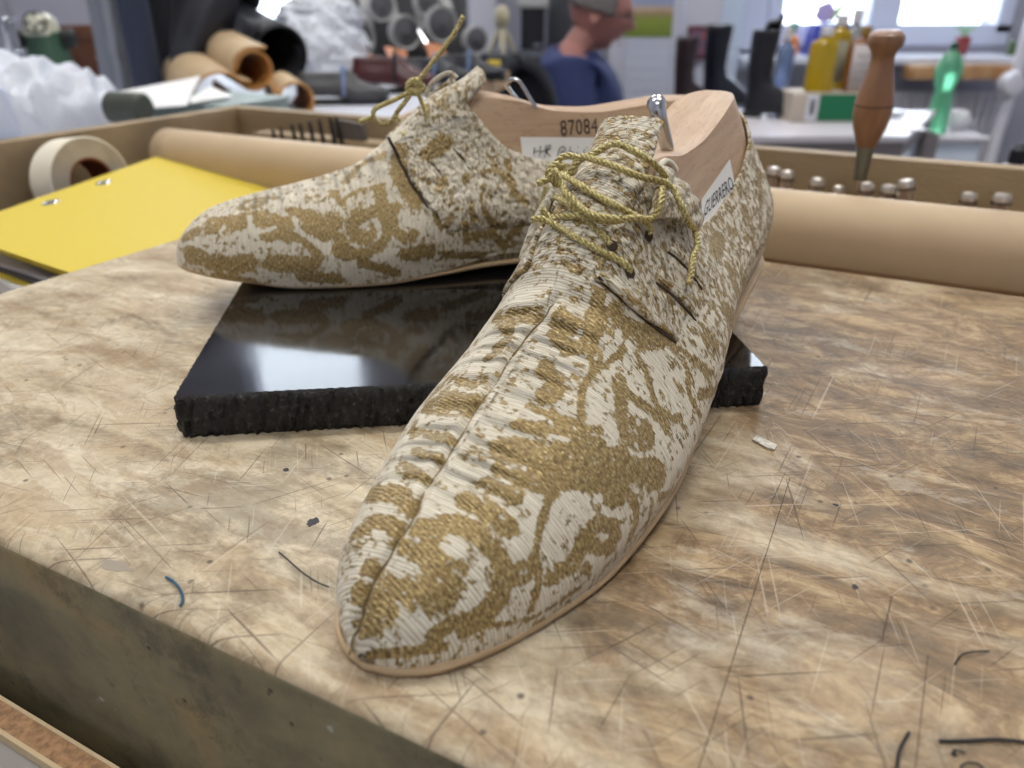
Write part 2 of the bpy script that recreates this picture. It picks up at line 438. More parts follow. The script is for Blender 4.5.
obj('split_edge', v, f, mat_granite_side(), slab, True, auto=50)
top_v = [v[i] for i in tf]
obj('polished_top', top_v+[(x, y, 0) for x, y, z in top_v], [tuple(range(N_)), tuple(range(2*N_-1, N_-1, -1))], mat_granite_top(), slab, False)
# ------------------------------------------------------------ shoes
def tab(T, s):
    xs = [p[0] for p in T]; return float(np.interp(s, xs, [p[1] for p in T]))
def smooth_tab(T):
    xs = np.array([p[0] for p in T]); ys = np.array([p[1] for p in T])
    def f(s):
        i = int(np.clip(np.searchsorted(xs, s)-1, 0, len(xs)-2))
        h = xs[i+1]-xs[i]; t = min(max((s-xs[i])/h, 0), 1)
        def sl(k):
            if k <= 0: return (ys[1]-ys[0])/(xs[1]-xs[0])
            if k >= len(xs)-1: return (ys[-1]-ys[-2])/(xs[-1]-xs[-2])
            a = (ys[k]-ys[k-1])/(xs[k]-xs[k-1]); b = (ys[k+1]-ys[k])/(xs[k+1]-xs[k])
            return 0 if a*b <= 0 else 2*a*b/(a+b)
        m0, m1 = sl(i)*h, sl(i+1)*h
        return (2*t**3-3*t*t+1)*ys[i]+(t**3-2*t*t+t)*m0+(-2*t**3+3*t*t)*ys[i+1]+(t**3-t*t)*m1
    return f
SLN = .30
WR = smooth_tab([(0,0),(.001,.0055),(.003,.0095),(.0065,.0138),(.012,.0190),(.021,.0250),(.038,.0325),(.058,.0385),(.08,.0420),(.10,.0435),(.13,.0418),(.165,.0375),(.20,.0335),(.24,.0320),(.27,.0310),(.285,.0265),(.294,.0180),(.298,.0100),(.30,0)])
WL = smooth_tab([(0,0),(.001,.0055),(.003,.0095),(.0065,.0130),(.012,.0175),(.021,.0225),(.038,.0275),(.058,.0325),(.08,.0360),(.10,.0365),(.13,.0325),(.165,.0265),(.20,.0260),(.24,.0285),(.27,.0295),(.285,.0260),(.294,.0180),(.298,.0100),(.30,0)])
ZB = smooth_tab([(0,.0092),(.03,.0050),(.06,.0020),(.10,.0025),(.13,.005),(.16,.0095),(.20,.0125),(.25,.0135),(.30,.0135)])   # feather edge of upper
ZS = smooth_tab([(0,.0072),(.03,.0033),(.06,0.0),(.10,0.0),(.13,.0015),(.16,.003),(.20,.004),(.25,.004),(.30,.004)])          # underside of sole
ZR = smooth_tab([(0,.0120),(.0015,.0165),(.004,.0205),(.008,.0245),(.013,.0280),(.021,.0325),(.038,.0370),(.058,.0410),(.08,.0460),(.095,.0510),(.107,.0590),(.120,.0705),(.132,.0800),(.146,.0870),(.16,.0890),(.175,.0865),(.20,.0800),(.22,.0790),(.245,.0815),(.27,.0840),(.288,.0838),(.296,.0805),(.30,.0735)])
K1 = smooth_tab([(0,1.02),(.08,1.04),(.12,1.08),(.15,1.12),(.20,1.10),(.25,1.06),(.30,1.04)])
K2 = smooth_tab([(0,.86),(.06,.86),(.09,.80),(.12,.68),(.15,.58),(.19,.60),(.25,.68),(.30,.70)])
K3 = smooth_tab([(0,.60),(.06,.58),(.09,.50),(.12,.38),(.15,.33),(.19,.40),(.25,.46),(.28,.42),(.292,.34),(.30,.30)])
K4 = smooth_tab([(0,.32),(.06,.30),(.09,.25),(.12,.20),(.15,.20),(.185,.32),(.25,.38),(.28,.33),(.292,.24),(.30,.20)])
Z3 = smooth_tab([(0,.90),(.10,.90),(.15,.92),(.19,.95),(.30,.955)])
Z4 = smooth_tab([(0,.975),(.10,.975),(.15,.98),(.19,.992),(.30,.994)])
def crv(P, t):   # catmull-rom on list of 2-tuples, t in 0..1
    n = len(P)-1; x = t*n; i = min(int(x), n-1); q = x-i
    p0 = P[max(i-1, 0)]; p1 = P[i]; p2 = P[i+1]; p3 = P[min(i+2, n)]
    return tuple(.5*((2*b)+(c-a)*q+(2*a-5*b+4*c-d)*q*q+(-a+3*b-3*c+d)*q**3) for a, b, c, d in zip(p0, p1, p2, p3))
def surf(s, v, off=0.0):
    """point of the last surface: v in [-1,1], 0 ridge, +1 right feather, -1 left feather -> (x, t, z)"""
    sgn = 1 if v >= 0 else -1; a = abs(v)
    w = (WR if sgn > 0 else WL)(s); zb, zr = ZB(s), ZR(s); h = zr-zb
    P = [(0, 1), (K4(s)*w, Z4(s)), (K3(s)*w, Z3(s)), (K2(s)*w, .66), (K1(s)*w, .30), (w, 0)]
    # mirror control for smooth ridge
    n = 5; x = a*n; i = min(int(x), n-1); q = x-i
    p0 = (-P[1][0], P[1][1]) if i == 0 else P[i-1]
    p3 = P[min(i+2, n)]
    p1, p2 = P[i], P[i+1]
    c = [.5*((2*B)+(C-A)*q+(2*A-5*B+4*C-D)*q*q+(-A+3*B-3*C+D)*q**3) for A, B, C, D in zip(p0, p1, p2, p3)]
    t = c[0]*sgn; z = zb+h*c[1]
    # heel end leans forward towards the top, bulges a little in the middle
    f = c[1]; xh = s
    if s > .22:
        k = ((s-.22)/.08)**2
        xh = s+k*(-.0075*max(0, f-.35)/.65 + .0035*math.sin(min(1, f/.7)*PI))
    return (xh, t, z)
def offset_grid(G, d):
    du = np.gradient(G, axis=0); dv = np.gradient(G, axis=1)
    n = np.cross(du, dv); ln = np.linalg.norm(n, axis=2, keepdims=True); n = n/np.maximum(ln, 1e-12)
    return G+n*(d if np.isscalar(d) else d[..., None]), n
VT = smooth_tab([(.10,.0),(.30,.0)])
# height of the topline above the sole plane, by s
ZT = smooth_tab([(.150,.0850),(.158,.0750),(.170,.0620),(.190,.0545),(.210,.0530),(.235,.0550),(.265,.0625),(.288,.0715),(.30,.0760)])
def hash_noise(P, sc, seed):
    # smooth value noise on points (N,3)
    Q = P*sc+seed*17.3; I = np.floor(Q).astype(np.int64); Fr = Q-I; Fr = Fr*Fr*(3-2*Fr); out = 0
    def h(ix, iy, iz):
        n = (ix*374761393+iy*668265263+iz*2147483647+seed*974711) & 0x7fffffff
        n = ((n ^ (n >> 13))*1274126177) & 0x7fffffff
        return ((n ^ (n >> 16)) & 0xffff)/65535.
    for a in (0, 1):
        for b in (0, 1):
            for c in (0, 1):
                w = (Fr[:, 0] if a else 1-Fr[:, 0])*(Fr[:, 1] if b else 1-Fr[:, 1])*(Fr[:, 2] if c else 1-Fr[:, 2])
                out = out+w*h(I[:, 0]+a, I[:, 1]+b, I[:, 2]+c)
    return out
def fbm(P, sc, seed, o=3):
    r = 0; a = .5; t = 0
    for k in range(o): r = r+a*hash_noise(P, sc*2**k, seed+k); t += a; a *= .55
    return r/t
def mat_brocade():
    N = NT('gold_cream_brocade')
    at = N.n('Attribute', _attribute_name='brocade'); uvn = N.n('UVMap'); uv = uvn.outputs[0]
    tc = N.n('TexCoord').outputs['Object']
    f = at.outputs['Fac']
    n1 = N.noise(N.mapping(uv, scale=(150, 60, 1)), 1.0, 3, .6); n2 = N.noise(N.mapping(uv, scale=(430, 130, 1), loc=(3, 1, 0)), 1.0, 2, .6)
    g = N.math('ADD', f, N.math('MULTIPLY', N.math('SUBTRACT', n1, .5), 1.05)); g = N.math('ADD', g, N.math('MULTIPLY', N.math('SUBTRACT', n2, .5), 1.15))
    m = N.ramp(g, (.47, (0,0,0)), (.53, (1,1,1)))
    w1 = N.n('TexWave', Scale=1.0, Distortion=5.0, Detail=2.0, _wave_type='BANDS', _bands_direction='X'); w1.inputs['Detail Scale'].default_value = 2.5
    N.l(N.mapping(uv, scale=(115, 9, 1)), w1.inputs['Vector'])
    w2 = N.n('TexWave', Scale=1.0, Distortion=3.5, Detail=2.0, _wave_type='BANDS', _bands_direction='DIAGONAL'); w2.inputs['Detail Scale'].default_value = 2
    N.l(N.mapping(uv, scale=(170, 60, 1)), w2.inputs['Vector'])
    gv = N.noise(N.mapping(uv, scale=(560, 170, 1)), 1.0, 3, .7)
    gold = N.ramp(gv, (.32, L((88, 68, 36))), (.5, L((152, 126, 76))), (.66, L((206, 182, 126))))
    glit = N.ramp(N.noise(N.mapping(uv, scale=(700, 300, 1)), 1.0, 1), (.66, (0,0,0)), (.71, (1,1,1)))
    gold = N.mix(glit, gold, L((248, 232, 178)))
    crm = N.ramp(w1.outputs['Fac'], (.0, L((190, 178, 152))), (.35, L((212, 202, 180))), (1, L((232, 224, 204))))
    c = N.mix(m, crm, gold)
    N.l(c, N.b.inputs['Base Color'])
    N.l(N.math('MULTIPLY', m, .28), N.b.inputs['Metallic'])
    N.l(N.ramp(m, (0, (.72,)*3), (1, (.46,)*3)), N.b.inputs['Roughness'])
    hh = N.math('ADD', N.math('MULTIPLY', w1.outputs['Fac'], .22), N.math('MULTIPLY', w2.outputs['Fac'], N.math('MULTIPLY', m, .6)))
    hh = N.math('ADD', hh, N.math('MULTIPLY', m, .55)); hh = N.math('ADD', hh, N.math('MULTIPLY', gv, .5))
    nb = N.bump(hh, .75, .00045)
    pk = N.n('Attribute', _attribute_name='pucker')
    nb = N.bump(pk.outputs['Fac'], 1.0, .0028, nb)
    N.l(nb, N.b.inputs['Normal']); N.b.inputs['Sheen Weight'].default_value = .1
    return N.m
M_BROC = mat_brocade()
def mat_last():
    N = NT('beech_last'); tc = N.n('TexCoord').outputs['Object']
    g = N.noise(N.mapping(tc, scale=(6, 60, 60)), 3.0, 6, .6, .3)
    c = N.ramp(g, (.3, L((178, 146, 114))), (.55, L((194, 164, 132))), (.75, L((206, 180, 150))))
    fl = N.ramp(N.noise(N.mapping(tc, scale=(160, 700, 700)), 1.2, 3), (.58, (0,0,0)), (.68, (1,1,1)))
    c = N.mix(N.math('MULTIPLY', fl, .35), c, L((150, 108, 76)))
    N.l(c, N.b.inputs['Base Color']); N.b.inputs['Roughness'].default_value = .48
    N.l(N.bump(g, .2, .0004), N.b.inputs['Normal']); return N.m
M_LAST = mat_last()
M_SOLE = mat('leather_sole_edge', (182, 156, 120), .6, noise=.12, nscale=60, bump=.3, bscale=600)
M_SEAM = mat('dark_seam_thread', (112, 94, 60), .85)
M_GAP = mat('dark_slit_lining', (66, 52, 38), .9)
M_LINING = mat('cream_lining', (208, 198, 178), .8, bump=.4, bscale=900)
M_STEEL = mat('polished_steel', (200, 200, 202), .18, metal=1)
M_LABEL = mat('paper_label', (232, 230, 224), .7)
M_INKP = mat('label_ink', (48, 48, 54), .6)
M_STAMP = mat('stamped_ink', (62, 50, 42), .7)
def mat_cord():
    N = NT('gold_cord'); tc = N.n('TexCoord').outputs['Object']
    n = N.noise(tc, 1300, 3, .6)
    c = N.ramp(n, (.3, L((128, 112, 62))), (.5, L((190, 174, 112))), (.70, L((238, 228, 176))))
    N.l(c, N.b.inputs['Base Color']); N.b.inputs['Roughness'].default_value = .38; N.b.inputs['Metallic'].default_value = .35
    N.l(N.bump(n, .5, .0003), N.b.inputs['Normal']); return N.m
M_CORD = mat_cord()

class Shoe:
    """a shoe in its own frame: X toe->heel, Z up; mir=+1: +t is to the right seen from the toe looking to the heel"""
    def __init__(s, T, ang, pitch, z0, mir, pivot=.06):
        s.mir = mir
        s.M = Matrix.Translation((T[0], T[1], z0)) @ Matrix.Rotation(ang, 4, 'Z') @ Matrix.Translation((pivot, 0, 0)) @ Matrix.Rotation(-pitch, 4, 'Y') @ Matrix.Translation((-pivot, 0, 0))
        s.Mi = s.M.inverted(); s.bvhs = []
    def loc(s, p): return (p[0], -p[1]*s.mir, p[2])       # (x,t,z) -> local xyz
    def cast(s, u, v, off=0.0, which=None):
        o = s.Mi @ CAM; d = (s.Mi.to_3x3() @ ray(u, v)).normalized()
        best = None
        for i, b in enumerate(s.bvhs):
            if which is not None and i not in which: continue
            h = b.ray_cast(o, d)
            if h[0] is not None and (best is None or h[3] < best[3]): best = h
        if which is None and getattr(s, 'bvh_last', None):
            h = s.bvh_last.ray_cast(o, d)
            if h[0] is not None and (best is None or h[3] < best[3]): best = h
        if best is None: return None
        n = best[1]
        if n.dot(d) > 0: n = -n
        return best[0]+n*off, n, best[3]
    def path(s, px, off, which=None, n=6):
        """px: (u, v, lift) -> local points on the surface the camera sees there, lifted by off+lift"""
        out = []; lastd = None; o = s.Mi @ CAM
        tmp = []
        for q in px:
            u, v = q[0], q[1]; lift = q[2] if len(q) > 2 else 0
            h = s.cast(u, v, off+lift, which)
            d = (s.Mi.to_3x3() @ ray(u, v)).normalized()
            tmp.append((h, d))
        ds = [h[2] if h else None for h, d in tmp]
        for i, (h, d) in enumerate(tmp):
            if h: out.append(h[0])
            else:
                near = min([k for k in range(len(ds)) if ds[k] is not None], key=lambda k: abs(k-i), default=None)
                dist = ds[near] if near is not None else .4
                out.append(o+d*(dist))
        return cr(out, n)
FRONT = Shoe((-.0346, .1430), math.radians(61.6), math.radians(7.2), .0010, 1)
BACK = Shoe((-.1730, .3935), math.radians(12.4), 0.0, SL+.0002, -1)

def svals(n, a=0.0, b=SLN):
    # dense at the two ends
    t = np.linspace(0, 1, n); return a+(b-a)*(0.5-0.5*np.cos(PI*t))*.55+(b-a)*t*.45
def ends(n):
    t = np.linspace(0, 1, n); x = 1-np.cos(t*PI/2)
    lo = x*.03; return lo
def station_list(step):
    a = list((1-np.cos(np.linspace(0, PI/2, int(.045/step))))*.03)
    b = list(np.arange(.03+step, .27, step))
    c = list(.30-(1-np.cos(np.linspace(PI/2, 0, int(.045/step))))*.03)
    return np.array(a+b+c)
def gridpts(ss, vs, fn=surf):
    return np.array([[fn(s, v) for v in vs] for s in ss])
def grid_faces(nu, nv, mask=None, flip=False):
    F = []
    for i in range(nu-1):
        for j in range(nv-1):
            if mask is not None and not (mask[i, j] and mask[i+1, j] and mask[i, j+1] and mask[i+1, j+1]): continue
            q = (i*nv+j, (i+1)*nv+j, (i+1)*nv+j+1, i*nv+j+1)
            F.append(q[::-1] if flip else q)
    return F
def compact(V, F):
    used = sorted({i for f in F for i in f}); mp = {k: i for i, k in enumerate(used)}
    return V[used], [tuple(mp[i] for i in f) for f in F], used
def stroke_field(P, strokes):
    """P (N,3). strokes: list of (pts(K,3), width). returns signed field: >0 inside"""
    f = np.full(len(P), -1.0)
    for pts, w in strokes:
        pts = np.asarray(pts, dtype=float)
        lo, hi = pts.min(0)-3*w, pts.max(0)+3*w
        sel = np.where(np.all((P > lo) & (P < hi), axis=1))[0]
        if len(sel) == 0: continue
        Q = P[sel]; d2 = np.full(len(Q), 9.)
        for p in pts: d2 = np.minimum(d2, ((Q-p)**2).sum(1))
        g = 1-np.sqrt(d2)/w
        f[sel] = np.maximum(f[sel], np.clip(g, -1, 1))
    return f
def zpx(ox, oy, sc, L_): return [([(ox+x/sc, oy+y/sc) for x, y in pts], w/sc) for pts, w in L_]
FR_ST = (zpx(320, 480, 3.84, [
 ([(380,190),(470,170),(580,190),(660,260),(700,340),(690,430),(640,510),(560,560)], 34),
 ([(430,290),(480,350),(470,440),(390,440)], 55), ([(150,60),(220,50),(300,60),(350,110)], 32), ([(130,210),(200,165),(290,180),(290,230)], 26),
 ([(180,330),(220,360)], 26), ([(150,430),(200,480),(170,570),(260,500),(240,420),(330,430)], 32), ([(430,610),(520,540),(600,530),(700,440)], 24),
 ([(200,670),(330,660),(480,640)], 18), ([(560,80),(650,120),(720,180)], 34), ([(640,20),(760,60)], 28), ([(340,270)], 34), ([(60,540),(90,600)], 18)])
 + zpx(480, 440, 3.84, [
 ([(100,40),(250,60),(400,60),(560,110),(680,130)], 50), ([(200,130),(350,150),(480,160)], 36), ([(60,110),(180,170),(280,210)], 16), ([(0,180),(150,210)], 12),
 ([(10,280),(110,340)], 22), ([(430,150),(520,170),(580,220),(600,300),(580,370)], 20), ([(500,230),(560,220)], 22),
 ([(270,530),(360,470),(400,380),(450,325),(510,340),(515,400),(460,415),(430,390)], 27), ([(410,490)], 26),
 ([(260,240),(230,330),(215,440),(225,540),(200,650)], 13), ([(125,510),(160,475),(195,510),(160,545),(125,510)], 13),
 ([(660,230),(650,300),(620,380)], 9), ([(690,220),(740,200)], 16), ([(0,720),(200,680),(380,570)], 12), ([(0,370),(60,420),(105,500),(90,600),(30,660)], 20)])
 + zpx(400, 300, 3.84, [
 ([(180,290),(290,330)], 17), ([(60,400),(250,420)], 32), ([(100,370),(270,400)], 20), ([(40,500),(200,540)], 19), ([(60,580),(150,610)], 17), ([(0,640),(100,690)], 22),
 ([(130,340),(300,390)], 22), ([(370,60),(420,130),(380,180)], 22), ([(420,60),(520,60)], 28), ([(340,220),(380,200)], 18),
 ([(620,60),(600,130),(660,180),(730,150),(745,60)], 26), ([(640,90)], 46), ([(560,260),(600,340),(560,370)], 32), ([(500,410),(600,450),(700,490),(768,500)], 15),
 ([(460,480),(560,500),(700,540),(768,560)], 26), ([(380,570),(500,600),(620,640),(768,680)], 30), ([(370,640),(450,680),(600,730)], 15), ([(290,700),(400,750)], 9),
 ([(740,280),(700,350),(690,450)], 11), ([(728,225),(750,203),(772,225),(750,247),(728,225)], 9)])
 + zpx(560, 260, 3.84, [
 ([(140,150),(160,230),(110,320),(30,350)], 22), ([(210,190),(260,260),(340,280),(420,310),(300,290)], 26), ([(250,340),(190,390),(110,450),(80,540),(85,610)], 12),
 ([(115,375),(135,352),(158,375),(135,398),(115,375)], 9), ([(230,460),(235,560),(240,640),(280,700),(340,695),(335,645),(290,625)], 24),
 ([(250,500),(320,560),(380,600),(420,660)], 19), ([(290,350),(330,430),(360,530),(400,600),(460,600)], 12), ([(310,340),(420,330),(520,380),(590,440),(600,490)], 9),
 ([(490,420),(500,520),(540,600)], 11), ([(540,520),(600,500)], 18), ([(600,330),(560,300)], 20), ([(0,620),(60,640),(120,720)], 24), ([(150,740),(250,740)], 20),
 ([(640,200),(680,240)], 34), ([(700,60),(720,130)], 20), ([(460,340),(560,440),(600,560)], 10)])
 + zpx(620, 130, 4.267, [
 ([(420,470),(400,520)], 40), ([(470,590),(500,690)], 34), ([(530,350)], 30), ([(590,180),(600,260)], 16), ([(570,440)], 16), ([(610,590),(590,700)], 18), ([(470,420)], 20)]))
FR_CREAM = (zpx(320, 480, 3.84, [([(210,200),(240,250),(250,300),(230,250)], 16), ([(310,320)], 26), ([(190,250),(150,330)], 14), ([(530,290),(470,250)], 13), ([(290,110),(200,100)], 10), ([(560,380)], 10), ([(620,40)],14)])
 + zpx(480, 440, 3.84, [([(470,375)], 8), ([(600,20)], 14), ([(170,110)], 12)])
 + zpx(400, 300, 3.84, [([(690,120)], 12), ([(520,250)], 14), ([(90,480)], 10), ([(160,505)], 10), ([(200,430),(230,440)], 9), ([(60,545),(180,575)], 12), ([(580,520),(640,540)], 10), ([(430,20)], 12),([(380,130)],12)])
 + zpx(560, 260, 3.84, [([(300,620)], 14), ([(360,650)], 10), ([(420,470),(440,540)], 22), ([(550,470)], 16)]))
BK_ST = (zpx(340, 130, 4.52, [
 ([(180,280),(190,360),(130,380),(60,420),(70,480),(120,490),(140,460)], 22), ([(200,400),(215,470),(160,540),(60,560)], 18), ([(255,350),(240,430),(290,490),(330,470)], 18),
 ([(280,100),(270,200),(300,260),(340,330)], 30), ([(30,240),(100,170),(200,120)], 17), ([(0,330),(90,280),(200,250)], 7), ([(640,200),(700,190),(750,230)], 14),
 ([(640,260),(640,350),(690,420),(740,430)], 14), ([(750,150),(780,280),(830,320)], 14), ([(580,330),(600,400)], 14), ([(430,380),(460,440),(520,360)], 11), ([(560,420),(570,500)], 12),
 ([(600,480),(680,470),(740,520)], 17), ([(300,560),(400,540)], 24), ([(100,600),(250,640)], 18), ([(460,250)], 24), ([(560,230)], 20), ([(400,110),(470,60)], 30), ([(330,200),(400,250)], 12), ([(660,110),(700,160)], 12), ([(0,500),(40,560)], 22), ([(480,560),(640,560)], 16), ([(820,420),(760,480)], 16)])
 + zpx(180, 180, 5.69, [
 ([(430,220),(600,260)], 38), ([(480,330),(600,310),(720,360),(800,440)], 18), ([(180,270),(360,240)], 38), ([(740,230),(820,280),(870,240)], 48), ([(520,470),(650,480),(760,480)], 36),
 ([(60,420),(250,480),(400,470)], 36), ([(900,400)], 30), ([(1000,200)], 24), ([(700,540),(900,560)], 26), ([(200,540),(420,570)], 18), ([(40,330),(100,300)], 24), ([(640,180),(700,200)], 22), ([(870,80),(920,130)], 18)]))
BK_CREAM = (zpx(180, 180, 5.69, [([(400,215),(410,290)], 12), ([(560,380)], 26), ([(460,300),(540,275)], 10), ([(290,330)], 12), ([(240,300),(260,270)], 9), ([(660,240)], 11), ([(210,205)], 12)])
 + zpx(340, 130, 4.52, [([(130,450)], 10), ([(300,420)], 22), ([(700,300)], 22)]))
def strokes3d(sh, ST):
    out = []
    for pts, w in ST:
        if len(pts) > 1: P = [(p.x, p.y) for p in cr([(a, b, 0) for a, b in pts], 7)]
        else: P = pts
        q = []; ds = []
        for u, v in P:
            h = sh.cast(u, v)
            if h: q.append(h[0][:]); ds.append(h[2])
        if len(q): out.append((q, w*np.mean(ds)/FPX*1.12))
    return out
def scroll_fill(seedv):
    # further scrolls on the sides the photograph does not show, laid out in (s, v)
    r = random.Random(seedv); out = []
    for k in range(46):
        s0 = r.uniform(.02, .285); v0 = r.choice([-1, 1])*r.uniform(.25, .92); R = r.uniform(.006, .013); a0 = r.uniform(0, 6.28); sg = r.choice([-1, 1])
        out.append((s0, v0, R, a0, sg))
    return out
def attach(o, name, arr):
    at = o.data.attributes.new(name, 'FLOAT', 'POINT'); at.data.foreach_set('value', np.asarray(arr, dtype=np.float32))
def set_uv(o, uvs):
    uvl = o.data.uv_layers.new(name='UVMap'); idx = np.zeros(len(o.data.loops), dtype=np.int32); o.data.loops.foreach_get('vertex_index', idx)
    uvl.data.foreach_set('uv', np.asarray(uvs)[idx].astype(np.float32).ravel())

def build_shoe(sh, root, ST, CREAM, step, seedv, seam_px=None, edge_px=None):
    sgn = sh.mir
    LOC = np.array([1, -sgn, 1])
    flip = (sgn > 0)
    ss = station_list(step); nv = int(.19/step) | 1
    vs = np.linspace(-1, 1, nv)
    G = gridpts(ss, vs); S2, V2 = np.meshgrid(ss, vs, indexing='ij')
    def to_local(Gx): return Gx*LOC
    Gl = to_local(G)
    # outward normal offset
    def off(Gl, d):
        o_, n = offset_grid(Gl, d)
        return o_, n
    base, n0 = off(Gl, 0.0)
    c = np.array([.15, 0, .03]);  # orient outward
    s_ = np.sign((n0*(Gl-np.array([0, 0, .02])-np.stack([Gl[..., 0], Gl[..., 1]*0, Gl[..., 2]*0+.0], -1))).sum(-1).mean())
    n0 = n0*s_
    # seam groove + puckers on the vamp ridge
    girth = np.cumsum(np.concatenate([np.zeros((len(ss), 1)), np.linalg.norm(np.diff(Gl, axis=1), axis=2)], axis=1), axis=1)
    girth = girth-girth[:, [nv//2]]
    TH_ = .0018
    D = np.full(Gl.shape[:2], TH_)
    vamp = np.clip((.118-S2)/.01, 0, 1)
    gs = girth
    pk = np.sin(S2*PI*2/.0080+2*np.sin(S2*140)+np.sign(girth)*.9)*np.exp(-((np.abs(girth)-.009)/.010)**2)*vamp*np.clip((S2-.03)/.01, 0, 1)
    # quarter layer (laid over the vamp, open slanted front edge)
    Z2 = Gl[..., 2]; Ta = np.abs(Gl[..., 1])
    fine = fbm(Gl.reshape(-1, 3), 150, 3+seedv).reshape(S2.shape)-.5
    wr = fbm((Gl*np.array([1, 1, 2.2])).reshape(-1, 3), 260, 9+seedv, 2).reshape(S2.shape)-.5
    D += .0007*fine
    D += np.clip((S2-.11)/.03, 0, 1)*.0010*wr
    zt = np.array([ZT(s) if s > .150 else 9 for s in ss])[:, None]
    # ---- vamp + body shell
    body = Gl+n0*D[..., None]
    # facings leave a gap over the tongue between .114 and .160
    keep = (Z2 <= zt)
    # snap first row above topline down onto it for a clean edge
    for i, s in enumerate(ss):
        if s > .150:
            for side in (1, -1):
                js = [j for j in range(nv) if (j-nv//2)*side > 0]
                js.sort(key=lambda j: abs(j-nv//2))     # from ridge down
                for a_, b_ in zip(js, js[1:]):
                    if Z2[i, a_] > zt[i, 0] >= Z2[i, b_]:
                        t = (zt[i, 0]-Z2[i, b_])/(Z2[i, a_]-Z2[i, b_])
                        body[i, a_] = body[i, b_]*(1-t)+body[i, a_]*t; keep[i, a_] = True; break
    F = grid_faces(len(ss), nv, keep, not flip if s_ > 0 else flip)
    V = body.reshape(-1, 3)
    # brocade field
    P = V
    VR, Fc, used = compact(V, F)
    sh.bvhs.append(BVHTree.FromPolygons([tuple(p) for p in VR], Fc))
    st = strokes3d(sh, ST); crm = strokes3d(sh, CREAM)
    sp_ = sh.path([(u, v, 0) for u, v in seam_px], 0.0, n=16) if seam_px else [Vector((surf(q_, 0)[0], 0, surf(q_, 0)[2]+.0018)) for q_ in np.linspace(.012, .112, 180)]
    sp_ = np.array([p_[:] for p_ in sp_]); d2 = np.full(len(VR), 9.)
    sp_ = sp_+np.stack([sp_[:, 0]*0, .00035*np.sin(np.arange(len(sp_))*.21), sp_[:, 0]*0], 1)
    for p_ in sp_: d2 = np.minimum(d2, ((VR-p_)**2).sum(1))
    nR = n0.reshape(-1, 3)[used]; dS = np.sqrt(d2)
    VR = VR+nR*(-.0012*np.exp(-(dS/.0010)**2)+.0007*np.exp(-((dS-.0030)/.0018)**2))[:, None]
    root['_'] = 0; del root['_']
    mbs = MB(); mbs.tube([Vector(p_)-Vector((0, .0003*math.sin(i_*.37)+.0002*math.sin(i_*.11), .0011)) for i_, p_ in enumerate(sp_)], .00034, 5); mbs.build('vamp_seam', M_SEAM, root, label='dark stitched seam running along the top of the toe')
    f1 = stroke_field(VR, st); f2 = stroke_field(VR, crm)
    # fill scrolls elsewhere
    extra = []
    for (s0, v0, R, a0, sg) in scroll_fill(seedv):
        pts = []
        for k in range(26):
            t = k/25; rr = R*(1-.8*t); a = a0+sg*t*7.5
            s1 = s0+rr*math.cos(a); v1 = v0+rr*math.sin(a)/.085
            s1 = min(max(s1, .002), .298); v1 = min(max(v1, -1), 1)
            p = surf(s1, v1); pts.append((p[0], -p[1]*sgn, p[2]))
        d = min(np.linalg.norm(np.array(pts[0])-np.array(q_)) for S_, w in st for q_ in S_[:: 4]) if st else 9
        if d > .012 and min(np.linalg.norm(np.array(pts[-1])-np.array(q_)) for S_, w in st for q_ in S_[:: 4]) > .010: extra.append((pts, .0024))
    f3 = stroke_field(VR, extra)
    nz_ = fbm(VR, 520, 5+seedv, 3); n_lo = fbm(VR, 90, 21+seedv, 2)
    x = VR[:, 0]; mott = np.clip((x-.125)/.03, 0, 1)
    base_f = .345+1.0*(nz_-.5)+.35*(n_lo-.5)+mott*((.15+.5*(nz_-.5)) if seedv == 1 else .05)
    fld = np.where(f1 > -.6, .5+np.clip(f1+.22, -.5, .40)*.75+.75*(nz_-.5), -9)
    fld3 = np.where(f3 > -.5, .5+np.clip(f3+.15, -.5, .4)*.6+.8*(nz_-.5), -9)
    val = np.maximum(np.maximum(base_f, fld), fld3)
    val = np.where(f2 > 0, np.minimum(val, .5-f2*.8), val)
    up = obj('upper', VR, Fc, M_BROC, root, True)
    attach(up, 'brocade', val)
    pkc = pk.reshape(-1)[used]; attach(up, 'pucker', pkc*.5+.5)
    UV = np.stack([S2, girth], -1).reshape(-1, 2)[used]; set_uv(up, UV*np.array([3.3, 3.3]))
    so = up.modifiers.new('s', 'SOLIDIFY'); so.thickness = .0012; so.offset = -1
    info = dict(ss=ss, vs=vs, G=Gl, n=n0, V2=V2, S2=S2, girth=girth, field=(VR, val), st=st, seed=seedv, flip=(not flip if s_ > 0 else flip))
    ed = sorted([(h_[0].z, h_[0].x) for h_ in (sh.cast(u, v) for u, v in edge_px) if h_])
    ez = [e_[0] for e_ in ed]; es = [e_[1] for e_ in ed]; z_end = ez[0]
    print('EDGE', [(round(a_, 4), round(b_, 4)) for a_, b_ in ed])
    ez.append(ez[-1]+.03); es.append(es[-1]-.012)
    q = S2-np.interp(Z2, ez, es)
    # ---- quarters: two overlay panels left and right, from the facing edge to the heel
    def panel(side, thick):
        dq = np.full(Gl.shape[:2], TH_+thick)+.0007*fine+np.clip((S2-.11)/.03, 0, 1)*.0010*wr
        # fade into the body towards the back and bottom
        fade = np.clip(1-(S2-.155)/.035, 0, 1)*np.clip((Z2-z_end)/.010, 0, 1)
        dq = (TH_-.0002)+(thick+.0002)*fade+.0007*fine+np.clip((S2-.11)/.03, 0, 1)*.0010*wr
        pts = Gl+n0*dq[..., None]
        gi = girth*side*(1 if True else 1)
        inner = np.interp(ss, [.100, .112, .130, .160], [.0115, .0105, .0130, .0165])[:, None]
